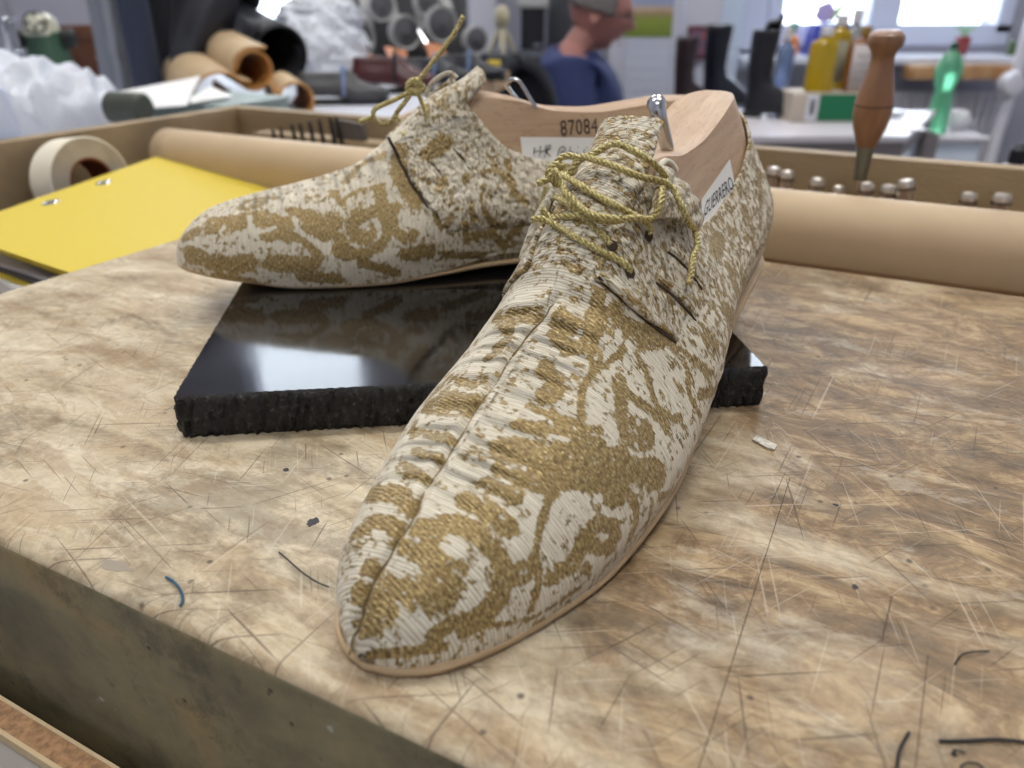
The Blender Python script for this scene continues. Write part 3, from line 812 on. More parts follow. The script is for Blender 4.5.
        k = (q > -0.0001) & (gi*(-sgn*s_side) > inner) & (Z2 <= zt) & (Z2 > z_end) & (S2 < .20)
        return pts, k
    s_side = 1
    for side in (1, -1):
        thick = .0016
        pts, k = panel(side, thick)
        Fq = grid_faces(len(ss), nv, k, info['flip'])
        # smooth the ragged slanted edge by sliding vertices along s
        Vq = pts.copy()
        for j in range(nv):
            col = np.where(k[:, j])[0]
            if len(col) == 0: continue
            i = col[0]
            if i > 0:
                a_, b_ = q[i-1, j], q[i, j]
                if a_ < 0 <= b_:
                    t = (0-a_)/(b_-a_); Vq[i, j] = pts[i-1, j]*(1-t)+pts[i, j]*t
        for i in range(len(ss)):
            row = np.where(k[i])[0]
            if len(row) == 0: continue
            g = np.abs(girth[i]); inn = np.interp(ss[i], [.100, .112, .130, .160], [.0115, .0105, .0130, .0165])
            j = row[np.argmin(g[row])]; jn = j+(1 if (nv//2) > j else -1)
            if 0 <= jn < nv and g[jn] < inn <= g[j]:
                t = (inn-g[jn])/(g[j]-g[jn]); Vq[i, j] = pts[i, jn]*(1-t)+pts[i, j]*t
            if ss[i] > .150 and Z2[i, jn] > zt[i, 0] > Z2[i, j]:
                t = (zt[i, 0]-Z2[i, j])/(Z2[i, jn]-Z2[i, j]); Vq[i, j] = pts[i, jn]*t+pts[i, j]*(1-t)
        Vc, Fc2, used2 = compact(Vq.reshape(-1, 3), Fq)
        if not Fc2: continue
        qo = obj('facing', Vc, Fc2, M_BROC, root, True)
        sh.bvhs.append(BVHTree.FromPolygons([tuple(p) for p in Vc], Fc2))
        nzq = fbm(Vc, 700, 31+seedv, 3); nlo = fbm(Vc, 120, 77+seedv, 2)
        f1q = stroke_field(Vc, info['st'])
        kf = 1.0 if seedv == 1 else .55
        vq = (.48 if seedv == 1 else .40)+.85*kf*(nzq-.5)+.25*(nlo-.5)
        if seedv == 1: vq = np.where(f1q > 0, np.maximum(vq, .5+f1q*.3), vq)
        else: vq = np.where(f1q > -.5, np.maximum(vq, .5+np.clip(f1q+.2, -.5, .4)*.7+.4*(nzq-.5)), vq)
        attach(qo, 'brocade', vq); attach(qo, 'pucker', fbm(Vc, 500, 8, 2))
        set_uv(qo, np.stack([S2, girth], -1).reshape(-1, 2)[used2]*3.3)
        so = qo.modifiers.new('s', 'SOLIDIFY'); so.thickness = .0014; so.offset = -1
    # ---- sole: outline a little outside the feather, rounded edge, and covered wedge under the waist
    def outline(s, side, ex): w = (WR if side > 0 else WL)(s); return -(side*(w*K0(s)+ex))*sgn
    K0 = lambda s: 1.0
    sso = station_list(.0022)
    def rim(zf, ex, s_ex):
        ring = []
        for s in sso: ring.append((s, 1))
        for s in sso[::-1][1:-1]: ring.append((s, -1))
        R = []
        for s, sd in ring:
            sx = s-(s_ex if s < .02 else 0)*(1-s/.02 if s < .02 else 0)+(s_ex if s > .28 else 0)*((s-.28)/.02 if s > .28 else 0)
            R.append((sx, outline(s, sd, ex*min(1, max(s, .0001)/.006, max(.30-s, .0001)/.006)), zf(s)))
        return R
    th = .0027
    lv = [rim(lambda s: ZS(s)+.0003, .0004, .0006), rim(lambda s: ZS(s), .0014, .0022), rim(lambda s: ZS(s)+th*.35, .0029, .0033), rim(lambda s: ZS(s)+th*.8, .0029, .0033), rim(lambda s: ZS(s)+th, .0020, .0025)]
    n_ = len(lv[0]); V = [p for r in lv for p in r]
    F = [(j*n_+i, j*n_+(i+1) % n_, (j+1)*n_+(i+1) % n_, (j+1)*n_+i) for j in range(len(lv)-1) for i in range(n_)]
    def cap(base, rev):
        # strips across
        out = []; m = len(sso)
        for i in range(m-1):
            a = base+i; b = base+i+1; c2 = base+(n_-(i+1)) % n_ if i+1 < m-1 else base+i+1; d2 = base+(n_-i) % n_
            f_ = [a, b, c2, d2]; f_ = list(dict.fromkeys(f_))
            if len(f_) >= 3: out.append(tuple(f_[::-1] if rev else f_))
        return out
    F += cap(0, True)+cap((len(lv)-1)*n_, False)
    obj('sole', V, F, M_SOLE, root, True, auto=60)
    # wedge: fabric covered band between the sole and the upper
    lv = [rim(lambda s: ZS(s)+th-.0004, -.0004, 0), rim(lambda s: max(ZB(s)+.0012, ZS(s)+th+.0002), .0002, 0)]
    V = [p for r in lv for p in r]; F = [(i, (i+1) % n_, n_+(i+1) % n_, n_+i) for i in range(n_)]
    base_i = len(V)
    wo = obj('covered_wedge', V, F, M_BROC, root, True)
    vv = np.array(V); attach(wo, 'brocade', .5+1.0*(fbm(vv, 200, 4, 3)-.45)); attach(wo, 'pucker', vv[:, 0]*0+.5); set_uv(wo, vv[:, :2]*3.3)
    return info

def build_last(sh, root):
    sgn = sh.mir
    ss = [s for s in station_list(.002) if s > .10]; vs = np.linspace(-1, 1, 81)
    G = gridpts(ss, vs)*np.array([1, -sgn, 1])
    G2 = G.copy(); G2[..., 1] *= .985; G2[..., 0] -= .0006
    V = G2.reshape(-1, 3); nu, nv_ = len(ss), len(vs)
    F = grid_faces(nu, nv_, None, sgn < 0)
    F += [tuple(range(nv_)) if sgn < 0 else tuple(range(nv_-1, -1, -1))]
    # underside
    for i in range(nu-1): F.append((i*nv_, i*nv_+nv_-1, (i+1)*nv_+nv_-1, (i+1)*nv_))
    o = obj('wood_body', V, F, M_LAST, root, True, auto=38)
    sh.bvh_last = BVHTree.FromPolygons([tuple(p) for p in V], F)
    return o
def text_mesh(s, size, m, name, place, parent, extr=.00006):
    cu = bpy.data.curves.new(name, 'FONT'); cu.body = s; cu.size = size; cu.extrude = 0; cu.resolution_u = 3; cu.space_character = 1.05
    to = bpy.data.objects.new(name, cu); COL.objects.link(to)
    bpy.context.view_layer.update()
    dg = bpy.context.evaluated_depsgraph_get(); me = bpy.data.meshes.new_from_object(to.evaluated_get(dg))
    bpy.data.objects.remove(to)
    xs = [v.co.x for v in me.vertices]; ys = [v.co.y for v in me.vertices]
    x0, x1, y0, y1 = min(xs), max(xs), min(ys), max(ys)
    for v in me.vertices: v.co = place((v.co.x-x0)/(x1-x0), (v.co.y-y0)/(y1-y0))
    me.materials.clear(); me.materials.append(m)
    o = bpy.data.objects.new(name, me); COL.objects.link(o); o.parent = parent; return o
class Fake: pass
def place_root(o, M): o.matrix_world = M
def clast(sh, u, v, off=0.0):
    o = sh.Mi @ CAM; d = (sh.Mi.to_3x3() @ ray(u, v)).normalized()
    h = sh.bvh_last.ray_cast(o, d)
    if h[0] is None: return None
    n = h[1]; n = -n if n.dot(d) > 0 else n
    return h[0]+n*off
def quad_on_last(sh, Q, off, nx=14, ny=8):
    """Q: 4 pixels (tl,tr,br,bl) bilinear -> function (fx,fy) -> local point on the last"""
    tl, tr, br, bl = Q
    def fn(fx, fy):
        u = (tl[0]*(1-fx)+tr[0]*fx)*fy+(bl[0]*(1-fx)+br[0]*fx)*(1-fy)
        v = (tl[1]*(1-fx)+tr[1]*fx)*fy+(bl[1]*(1-fx)+br[1]*fx)*(1-fy)
        p = clast(sh, u, v, off)
        if p is None:
            p = clast(sh, u+2, v+4, off) or Vector((.2, 0, .05))
        return p
    return fn
def sheet(name, fn, nu, nv, m, parent, thick=.0012, brocade=True, seed=0, fold=None):
    G = np.array([[fn(i/(nu-1), j/(nv-1))[:] for j in range(nv)] for i in range(nu)])
    o = obj(name, G.reshape(-1, 3), grid_faces(nu, nv), m, parent, True)
    V = G.reshape(-1, 3)
    if brocade:
        attach(o, 'brocade', .47+.8*(fbm(V, 420, 31+seed, 3)-.5)+.35*(fbm(V, 120, 7+seed, 2)-.5)); attach(o, 'pucker', fbm(V, 500, 8, 2))
        UV = np.stack(np.meshgrid(np.linspace(0, 1, nu), np.linspace(0, 1, nv), indexing='ij'), -1).reshape(-1, 2)*np.array([.19, .10]); set_uv(o, UV)
    so = o.modifiers.new('s', 'SOLIDIFY'); so.thickness = thick; so.offset = 0
    return o
def ropes(sh, root, paths, r):
    mb = MB()
    for P in paths: rope(mb, P, r)
    return mb.build('lace', M_CORD, root, auto=None)

front = thing('brocade_shoe', 'gold and cream brocade shoe in front, toe on bench, heel raised on slab', 'shoe', group=None)
front.matrix_world = FRONT.M
back = thing('brocade_shoe', 'gold and cream brocade shoe lying sideways on stone slab, toe pointing left', 'shoe')
back.matrix_world = BACK.M
FS = [[(598,277),(620,297),(645,319),(676,343)], [(656,283),(668,292),(682,305),(696,321)], [(668,252),(680,262),(692,276),(702,290)]]
BS = [[(388,137),(400,160),(412,185),(428,208),(447,233)], [(425,158),(437,170),(448,186),(455,204)], [(443,142),(457,153),(468,168),(476,182)]]
infF = build_shoe(FRONT, front, FR_ST, FR_CREAM, .00062, 1, [(348,652),(356,628),(366,600),(380,568),(397,540),(405,528),(425,492),(450,450),(475,410),(500,372),(525,338),(545,312),(556,300)], FS[0])
infB = build_shoe(BACK, back, BK_ST, BK_CREAM, .00095, 2, None, BS[0])
lastF = thing('shoe_last', 'beech wood last inside the front shoe with straight steel pin', 'shoe last'); lastF.matrix_world = FRONT.M
lastB = thing('shoe_last', 'beech wood last stamped 87084 inside the rear shoe on the slab', 'shoe last'); lastB.matrix_world = BACK.M
build_last(FRONT, lastF); build_last(BACK, lastB)

# ---- tongues: curved sheets rising out of the throat
def tongue(sh, root, s0, s1, hw, tip, seed, shift=0.0, top_w=.75):
    def vfor(s, t):
        sg = 1 if t >= 0 else -1; lo, hi = 0.0, .8
        for _ in range(18):
            m_ = (lo+hi)/2
            if abs(surf(s, sg*m_)[1]) < abs(t): lo = m_
            else: hi = m_
        return sg*lo
    def fn(a, b):
        s = s0+(s1-s0)*a; t = (b*2-1)*hw*(1-(1-top_w)*a)
        s_c = min(s, .146); v = vfor(s_c, t); p = surf(s_c, v)
        k = min(1, (s-s0)/.022)
        x = p[0]+(s-s_c)*.9; lift = .0002+.0042*k
        z = p[2]*(1-max(0, a-.7)*.0)+lift+(s-s_c)*tip+max(0, a-.7)*abs(b*2-1)**2*.012
        return Vector((x, -(t+shift*a)*sh.mir*1.0, z))
    o = sheet('tongue', fn, 60, 40, M_BROC, root, .0018, seed=seed)
    G = np.array([[fn(i/59, j/39)[:] for j in range(40)] for i in range(60)])
    sh.bvhs.append(BVHTree.FromPolygons([tuple(p) for p in G.reshape(-1, 3)], grid_faces(60, 40)))
    return o
tongue(FRONT, front, .108, .164, .0150, .55, 3, .0035, .80)
tongue(BACK, back, .108, .163, .0140, .45, 5)

# ---- slits in the facings (open pleats), drawn on the real surface
def slit(sh, root, px, r=.0006, name='slit'):
    P = sh.path([(u, v, 0) for u, v in px], .0001 if sh is FRONT else .0005, n=5)
    n = len(P); mb = MB(); mb.tube(P, [r*(.35+.65*math.sin(PI*min(1, (i+1)/n))**.5) for i in range(n)], 6)
    mb.build(name, M_GAP, root, label='dark open pleat in the fabric')
    # raised lip of folded cloth beside it
def lip(sh, root, px, w=.0022, lift=.0012, seed=0):
    A = sh.path([(u, v, 0) for u, v in px], .0, n=5)
    mb = MB(); n = len(A); mb.tube(A, [lift*(.3+.7*math.sin(PI*i/(n-1))) for i in range(n)], 8)
    o = mb.build('pleat_fold', M_BROC, root); V = np.array(mb.v)
    attach(o, 'brocade', .5+.9*(fbm(V, 420, 31+seed, 3)-.5)); attach(o, 'pucker', V[:, 0]*0+.5); set_uv(o, V[:, [0, 2]]*3.3)
for k, p in enumerate(FS):
    slit(FRONT, front, p, .0006 if k else .0009)
    lip(FRONT, front, [(u+2.5, v-4.5) for u, v in p], seed=k, lift=.0018)
for k, p in enumerate(BS):
    slit(BACK, back, p, .0011)
    lip(BACK, back, [(u+5, v-3) for u, v in p], seed=k+4, lift=.0012)
# ---- folded back tabs at the top of the facings
def tab_sheet(sh, root, Q, lift0, lift1, seed, name='facing_tab', nu=26, nv=20, curl=0):
    """Q px corners: start-left, start-right, end-right, end-left; lifted from the surface growing outwards"""
    o_ = sh.Mi @ CAM
    def fn(a, b):
        u = (Q[0][0]*(1-b)+Q[1][0]*b)*(1-a)+(Q[3][0]*(1-b)+Q[2][0]*b)*a
        v = (Q[0][1]*(1-b)+Q[1][1]*b)*(1-a)+(Q[3][1]*(1-b)+Q[2][1]*b)*a
        d = (sh.Mi.to_3x3() @ ray(u, v)).normalized()
        hs = [h for h in [bb.ray_cast(o_, d) for bb in (sh.bvh_last, sh.bvhs[0])] if h[0] is not None]
        if hs:
            h = min(hs, key=lambda h: h[3]); n = h[1]; n = -n if n.dot(d) > 0 else n
            D0 = h[3]; last_d[0] = D0
        else: D0 = last_d[0]
        lf = lift0+(lift1-lift0)*math.sin(a*PI/2)+curl*math.sin(b*PI)
        return o_+d*(D0-lf)
    last_d = [.4]
    fn(0, 0)
    return sheet(name, fn, nu, nv, M_BROC, root, .0016, seed=seed)
def corner(sh, u, v, t):
    o = sh.Mi @ CAM; d = sh.Mi.to_3x3() @ ray(u, v); k = (-t*sh.mir-o.y)/d.y; return o+d*k
def flap(sh, root, Q, thick, seed, bulge=.003, name='facing_tab', nu=30, nv=22):
    q = [corner(sh, *c) for c in Q]; n = (q[1]-q[0]).cross(q[3]-q[0]).normalized()
    if n.dot((sh.Mi @ CAM)-q[0]) < 0: n = -n
    def fn(a, b):
        p = (q[0]*(1-b)+q[1]*b)*(1-a)+(q[3]*(1-b)+q[2]*b)*a
        return p+n*(bulge*math.sin(PI*a)**.8*1.0+.0005*math.sin(a*17+b*9+seed)-.0012*abs(b*2-1)**3)
    G = np.array([[fn(i/(nu-1), j/(nv-1))[:] for j in range(nv)] for i in range(nu)])
    sh.bvhs.append(BVHTree.FromPolygons([tuple(p) for p in G.reshape(-1, 3)], grid_faces(nu, nv)))
    return sheet(name, fn, nu, nv, M_BROC, root, thick, seed=seed)
flap(FRONT, front, [(663,164,.0155),(651,214,.0215),(700,229,.0290),(701,205,.0270)], .0020, 11, .0015)
FRt = FRONT
P = cr([corner(FRONT, 660, 186, .0165), corner(FRONT, 659, 170, .0150), corner(FRONT, 664, 162, .0140), corner(FRONT, 671, 164, .0145), corner(FRONT, 676, 171, .016)], 6)
mb = MB(); mb.tube(P, .0013, 8); o = mb.build('rolled_edge', M_BROC, front, auto=None); V = np.array(mb.v); attach(o, 'brocade', .2+.5*(fbm(V, 420, 33, 3)-.5)); attach(o, 'pucker', V[:, 0]*0+.5); set_uv(o, V[:, [0, 2]]*3.3)
flap(BACK, back, [(457,123,.0190),(482,110,.0150),(499,128,.0185),(476,140,.0215)], .0026, 13, .0012)
flap(BACK, back, [(426,96,.0090),(452,77,.0060),(475,100,.0120),(457,124,.0185)], .0030, 14, .004, 'tongue_roll')
def roll_edge(sh, root, px, r, seed, off):
    P = sh.path(px, off, n=6); mb = MB(); mb.tube(P, r, 10); o = mb.build('rolled_edge', M_BROC, root); V = np.array(mb.v)
    attach(o, 'brocade', .36+.7*(fbm(V, 420, 31+seed, 3)-.5)); attach(o, 'pucker', V[:, 0]*0+.5); set_uv(o, V[:, [0, 2]]*3.3)
roll_edge(BACK, back, [(425,97,.004),(431,84,.007),(441,76,.008),(450,73,.008),(457,78,.008)], .0012, 3, .001)
P = cr([corner(FRONT, 554, 190, -.0125), corner(FRONT, 547, 204, -.0145), corner(FRONT, 539, 221, -.0170), corner(FRONT, 530, 241, -.0200), corner(FRONT, 522, 259, -.0225)], 6)
mb = MB(); mb.tube(P, [.0012+.0010*math.sin(PI*i/(len(P)-1)) for i in range(len(P))], 10); o = mb.build('rolled_edge', M_BROC, front, auto=None); V = np.array(mb.v); attach(o, 'brocade', .36+.7*(fbm(V, 420, 36, 3)-.5)); attach(o, 'pucker', V[:, 0]*0+.5); set_uv(o, V[:, [0, 2]]*3.3)

# ---- laces
C_ = lambda x, y, l=0.0: (520+x/5.12, 140+y/5.12, l)
r_ = .00116
fp = [
 [C_(60,410),C_(110,405),C_(200,450,.0006),C_(300,515,.0008),C_(400,570,.0005),C_(480,610),C_(545,655),C_(560,680,-.002)],
 [C_(110,350,-.001),C_(170,405),C_(260,400,.0005),C_(340,402,.001),C_(400,425,.002),C_(470,440,.003),C_(540,438,.004),C_(620,420,.004),C_(675,370,.004),C_(690,310,.004),C_(668,225,.005),C_(625,155,.006),C_(560,118,.006),C_(480,118,.006),C_(410,140,.005),C_(340,170,.004),C_(250,180,.005)],
 [C_(170,150,.005),C_(215,230,.006),C_(280,320,.004),C_(340,385,.003),C_(410,425,.0045),C_(500,440,.0055)],
 [C_(210,190,.007),C_(270,165,.006),C_(350,160,.005),C_(440,185,.005),C_(560,235,.005),C_(670,292,.0065),C_(740,345,.005),C_(800,410,.004),C_(840,480,.003),C_(856,560,.003),C_(846,640,.003),C_(830,700,.003),C_(818,752,.0025)],
 [C_(260,230,.004),C_(320,262,.002),C_(380,295,.001),C_(480,350,.001),C_(570,400,.001),C_(630,440,.001),C_(655,470),C_(655,498,-.003)],
 [C_(205,300,.001),C_(255,340,.001),C_(320,400,0),C_(390,460,0),C_(440,515,0),C_(468,545,-.001)],
 [C_(300,95,.004),C_(250,80,.006),C_(205,95,.007),C_(185,135,.008),C_(225,180,.008),C_(270,210,.006)],
 [C_(90,222,.004),C_(135,205,.006),C_(175,175,.008),C_(215,165,.009),C_(255,190,.007),C_(245,235,.006),C_(200,235,.006),C_(150,190,.006),C_(150,150,.006),C_(190,125,.006),C_(235,150,.006)],
 [C_(135,235,.003),C_(120,290,0),C_(100,350,-.002),C_(75,400,-.001)],
]
ropes(FRONT, front, [FRONT.path(p, r_*.9, n=8) for p in fp], r_)
K_ = lambda x, y, l=0.0: (360+x/6.4, 60+y/6.4, l)
bp = [
 [K_(350,160,.004),K_(380,130,.004),K_(410,85,.004),K_(440,45,.004),K_(490,-20,.004),K_(560,-110,.004),K_(620,-200,.004),K_(650,-262,.004),K_(662,-282,.004)],
 [K_(340,190,.003),K_(290,220,.002),K_(220,255,.002),K_(150,285,.002),K_(95,315,.002),K_(85,355,.002),K_(110,395,.002),K_(155,412,.002),K_(205,385,.002),K_(240,330,.002),K_(280,280,.003),K_(330,210,.004)],
 [K_(-10,395,.002),K_(30,385,.002),K_(75,365,.002)],
 [K_(355,180,.004),K_(375,220,.003),K_(400,280,.0015),K_(425,340,.0005),K_(440,385,-.0015)],
 [K_(235,335,.003),K_(245,375,.0015),K_(265,430,.0008),K_(288,480,.0),K_(295,498,-.0015)],
 [K_(300,160,.003),K_(330,130,.005),K_(370,130,.006),K_(390,160,.006),K_(370,200,.005),K_(320,205,.005),K_(300,175,.004),K_(330,150,.006),K_(380,175,.005)],
 [K_(355,120,.004),K_(400,160,.005),K_(400,190,.004),K_(350,215,.004),K_(310,195,.004)],
]
ropes(BACK, back, [BACK.path(p, .0010, n=8) for p in bp], .00120)
# eyelet holes
for sh, root, L_ in ((FRONT, front, [C_(560,680), C_(655,492), C_(470,545)]), (BACK, back, [K_(440,388), K_(293,495)])):
    for u, v, l in L_:
        h = sh.cast(u, v, .0002)
        if h:
            Mx = Matrix.Translation(h[0]) @ h[1].to_track_quat('Z', 'Y').to_matrix().to_4x4()
            mb = MB(); mb.lathe([(.0003, -.0002), (.0017, -.0001), (.0019, .0003), (.0012, .0004)], 16, Mx); mb.build('eyelet', M_GAP, root)
# ---- last fittings: label, stamp, pins
Q = [(730,160),(733,184),(695,230),(678,228)]    # tl? the slip runs from lower left to upper right
# front label: text runs along the topline rising to the right
fnl = quad_on_last(FRONT, [(701,199),(729,159),(735,190),(696,236)], .0004)
mb = MB(); n1, n2 = 16, 10
mb.add([fnl(i/(n1-1), j/(n2-1))[:] for i in range(n1) for j in range(n2)], grid_faces(n1, n2)); lb = mb.build('name_label', M_LABEL, lastF, auto=None)
fnt = quad_on_last(FRONT, [(704,202),(729,176),(733,188),(702,218)], .0007)
text_mesh('GUERRERO', .01, M_INKP, 'lettering', lambda x, y: fnt(x, y), lb)
fnl2 = quad_on_last(BACK, [(520,137),(640,138),(640,165),(523,165)], .0004)
mb = MB(); mb.add([fnl2(i/(n1-1), j/(n2-1))[:] for i in range(n1) for j in range(n2)], grid_faces(n1, n2)); lb2 = mb.build('name_label', M_LABEL, lastB, auto=None)
fnt2 = quad_on_last(BACK, [(532,146),(600,146),(600,160),(532,160)], .0007)
def pen(sh, root, strokes, m):
    mb = MB()
    for S in strokes:
        P = [clast(sh, u, v, .0010) for u, v in S]; P = [p for p in P if p is not None]
        if len(P) > 1: mb.tube(cr(P, 4), .00022, 5)
    mb.build('handwriting', m, root)
pen(BACK, lb2, [[(533,155),(534,148)],[(534,152),(538,151)],[(539,157),(540,146)],[(540,152),(544,151),(546,145)],[(544,158),(546,150),(549,145),(550,148),(546,152),(550,157)],
   [(557,158),(559,149),(563,147),(565,150),(560,153)],[(561,153),(565,159)],[(568,158),(570,147)],[(568,154),(572,152),(573,158)],[(576,158),(577,152)],[(577.5,147),(578,148)],[(583,158),(584,149)],[(586,147),(587,148)],[(592,158),(593,148)]], M_INKP)
fns = quad_on_last(BACK, [(559.5,120.5),(597,118),(598,133.5),(561,136)], .0005)
text_mesh('87084', .01, M_STAMP, 'stamped_number', lambda x, y: fns(x, y), lastB)
# front pin: tapered steel rod with flat bent head
def ray_local(sh, u, v, d): return (sh.Mi @ CAM)+(sh.Mi.to_3x3() @ ray(u, v)).normalized()*d
o_ = FRONT.Mi @ CAM; d = (FRONT.Mi.to_3x3() @ ray(667, 150)).normalized(); h = FRONT.bvh_last.ray_cast(o_, d); D0 = h[3]
P = [ray_local(FRONT, u, v, D0+dd) for u, v, dd in ((668,152,.002),(666,143,0),(662,128,-.003),(659,117,-.005),(657,108,-.005),(656.5,104,-.003))]
mb = MB(); mb.tube(cr(P, 5), [.0026+.0012*(i/25)**2 for i in range(26)], 14)
mb.build('steel_pin', M_STEEL, lastF)
o_ = BACK.Mi @ CAM; d = (BACK.Mi.to_3x3() @ ray(535, 108)).normalized(); h = BACK.bvh_last.ray_cast(o_, d); D0 = h[3] if h[0] is not None else .5
P = [ray_local(BACK, u, v, D0+dd) for u, v, dd in ((536,108,.0),(530,98,0),(524,88,0),(519,81,0),(513,79,.001),(508,82,.003),(507,86,.005),(511,92,.006),(517,99,.006),(523,104,.006),(527,108,.006))]
mb = MB(); mb.tube(cr(P, 5), .0010, 10)
mb.build('steel_hook', M_STEEL, lastB, label='bent steel wire hook on top of the last')
# ------------------------------------------------------------ things in the trough
def aon(u, v, a):      # pixel -> point in the vertical plane bench-a = const
    r = ray(u, v); t = a/(r.x*cB-r.y*sB); return CAM+r*t
def bl(p):             # world -> bench local (for children of things placed in bench frame)
    a, b = tob(p); return Vector((a, b, p.z))
M_TAN = mat('natural_tan_leather', (190, 165, 130), .55, noise=.06, nscale=14, bump=.25, bscale=700)
M_TANIN = mat('leather_flesh_side', (176, 140, 102), .85, noise=.1, nscale=90)
def spiral_roll(name, c0, c1, r, turns, m, m2, parent=None, thick=.0016, a0=0.0, lift_end=0.0, n=96, nl=18, wob=0.0):
    c0, c1 = Vector(c0), Vector(c1); ax = (c1-c0).normalized(); up = Vector((0, 0, 1)); u = up.cross(ax).normalized(); w = ax.cross(u)
    def fn(i, j):
        th = a0-i*turns*2*PI; rr = r*(1-.17*i*turns)
        if i < .06: rr += lift_end*(1-i/.06)**2
        rr *= 1+wob*math.sin(j*9+th)
        return c0.lerp(c1, j)+(u*math.cos(th)+w*math.sin(th))*rr
    mb = MB(); mb.grid(fn, n, nl)
    o = mb.build(name, m, parent, auto=None); o.data.materials.append(m2)
    s = o.modifiers.new('s', 'SOLIDIFY'); s.thickness = thick; s.offset = 0; s.material_offset = 0
    return o
rc, rz_ = (.549, .0115), .0247
zr_ = rz_-.0137
o = spiral_roll('leather_roll', frb(-.672, .549, zr_), frb(.62, .549, zr_), .0250, 1.9, M_TAN, M_TANIN, a0=PI*1.22, lift_end=.006, nl=60)
tag(o, 'long roll of natural tan leather lying in the trough behind the shoes', 'leather roll')
# folder and the booklets beneath it
M_YEL = mat('yellow_card', (208, 184, 56), .6, bump=.05, bscale=300)
M_WPAP = mat('white_paper', (232, 232, 230), .7); M_GREYCOV = mat('grey_cover', (120, 118, 118), .5); M_DKGREY = mat('dark_grey_cover', (72, 70, 74), .5)
M_HOLE = mat('dark_hole', (52, 48, 38), .7); M_CHROME = mat('chrome', (210, 212, 216), .12, metal=1)
zf = -.0105
def plz(u, v, z): return onz(u, v, z)
KT = .115
def pln(u, v, up=0.0):     # pixel -> point on the tilted plane the folder lies in (bench frame)
    r = ray(u, v); ra = r.x*cB-r.y*sB; k = KT
    # z = zf + up + k*(-.4545 - a)
    t = (zf+up-k*.4545-CH)/(r.z+k*ra); return bl(CAM+r*t)
P = [pln(-20, 218.3), pln(156, 156.5), pln(57, 268.5), pln(-30, 239)]
a_l = -.4545
def yslope(p): return Vector((p.x, p.y))
poly = [(P[1].x, P[1].y), (P[0].x, P[0].y), (P[3].x, P[3].y), (P[2].x, P[2].y)]
if P[2].x < a_l: poly.append((a_l, P[2].y+.002))
e2 = pln(262, 174)
poly += [(a_l, .482), (a_l-.02, .5225), (P[1].x+.02, .5225)]
poly = [(x_, min(y_, .5225)) for x_, y_ in poly]
fold = thing('ring_folder', 'yellow card folder with two metal eyelets lying in the left trough', 'folder')
tiltM = Matrix.Rotation(BRZ, 4, 'Z') @ Matrix.Translation((a_l, 0, zf)) @ Matrix.Rotation(math.atan(KT), 4, 'Y') @ Matrix.Translation((0, .35, 0))
fold.matrix_world = tiltM
ks = math.sqrt(1+KT*KT)
pl = [((x-a_l)*ks, y-.35) for x, y in poly]
mb = MB(); mb.prism(pl, -.0012, .0); mb.build('front_cover', M_YEL, fold, False)
mb = MB(); mb.prism([(x*.985-.001, y*.985+.001) for x, y in pl], -.0026, -.0013); mb.build('paper_sheets', M_WPAP, fold, False)
mb = MB(); mb.prism(pl, -.0034, -.0027); mb.build('back_cover', M_YEL, fold, False)
for (u, v) in ((51, 203), (104, 183)):
    p = pln(u, v); p = Vector(((p.x-a_l)*ks, p.y-.35, 0))
    Mx = Matrix.Translation(p) @ Matrix.Rotation(math.radians(100), 4, 'Z') @ Matrix.Diagonal((.85, .40, 1, 1))
    mb = MB(); mb.lathe([(.0045, 0), (.0098, 0), (.0098, .0006), (.0078, .0011), (.0047, .0004), (.0045, 0)], 32, Mx, cap=False); e_ = mb.build('eyelet', M_CHROME, fold)
    mb = MB(); mb.lathe([(.0001, .0001), (.0050, .0001), (.0050, .0003), (.0001, .0003)], 24, Mx); mb.build('punched_hole', M_HOLE, e_)
# stack below: thin booklets reaching out towards the viewer at the far left
def booklet(name, px, z0, z1, m, label):
    q = [bl(plz(u, v, z1)) for u, v in px]
    mb = MB(); mb.prism([(p.x, p.y) for p in q], z0, z1); o = mb.build(name, m, None, False)
    o.rotation_euler = (0, 0, BRZ); tag(o, label, 'booklet'); return o
zb0 = zf-.0044
booklet('booklet', [(-40,232),(60,199),(66,277),(50,274),(0,250),(-40,237)], zb0-.0030, zb0-.0002, M_GREYCOV, 'grey booklet directly under the yellow folder')
booklet('booklet', [(-40,240),(60,215),(58,281),(44,277),(0,263.5),(-40,250)], zb0-.0058, zb0-.0032, M_WPAP, 'white booklet under the grey booklet in trough')
booklet('booklet', [(-40,250),(50,225),(52,286),(34,282),(0,269),(-40,258)], zb0-.0086, zb0-.0060, M_DKGREY, 'dark grey booklet beneath the white booklet')
booklet('booklet', [(-40,255),(40,232),(46,290),(16,282),(0,276),(-40,262)], zb0-.0104, zb0-.0088, M_YEL, 'yellow booklet near bottom of the pile under the folder')
booklet('booklet', [(-40,260),(36,240),(40,295),(10,287),(0,281),(-40,268)], zb0-.0200, zb0-.0106, M_WPAP, 'thick white pad, lowest of the pile under the yellow folder')
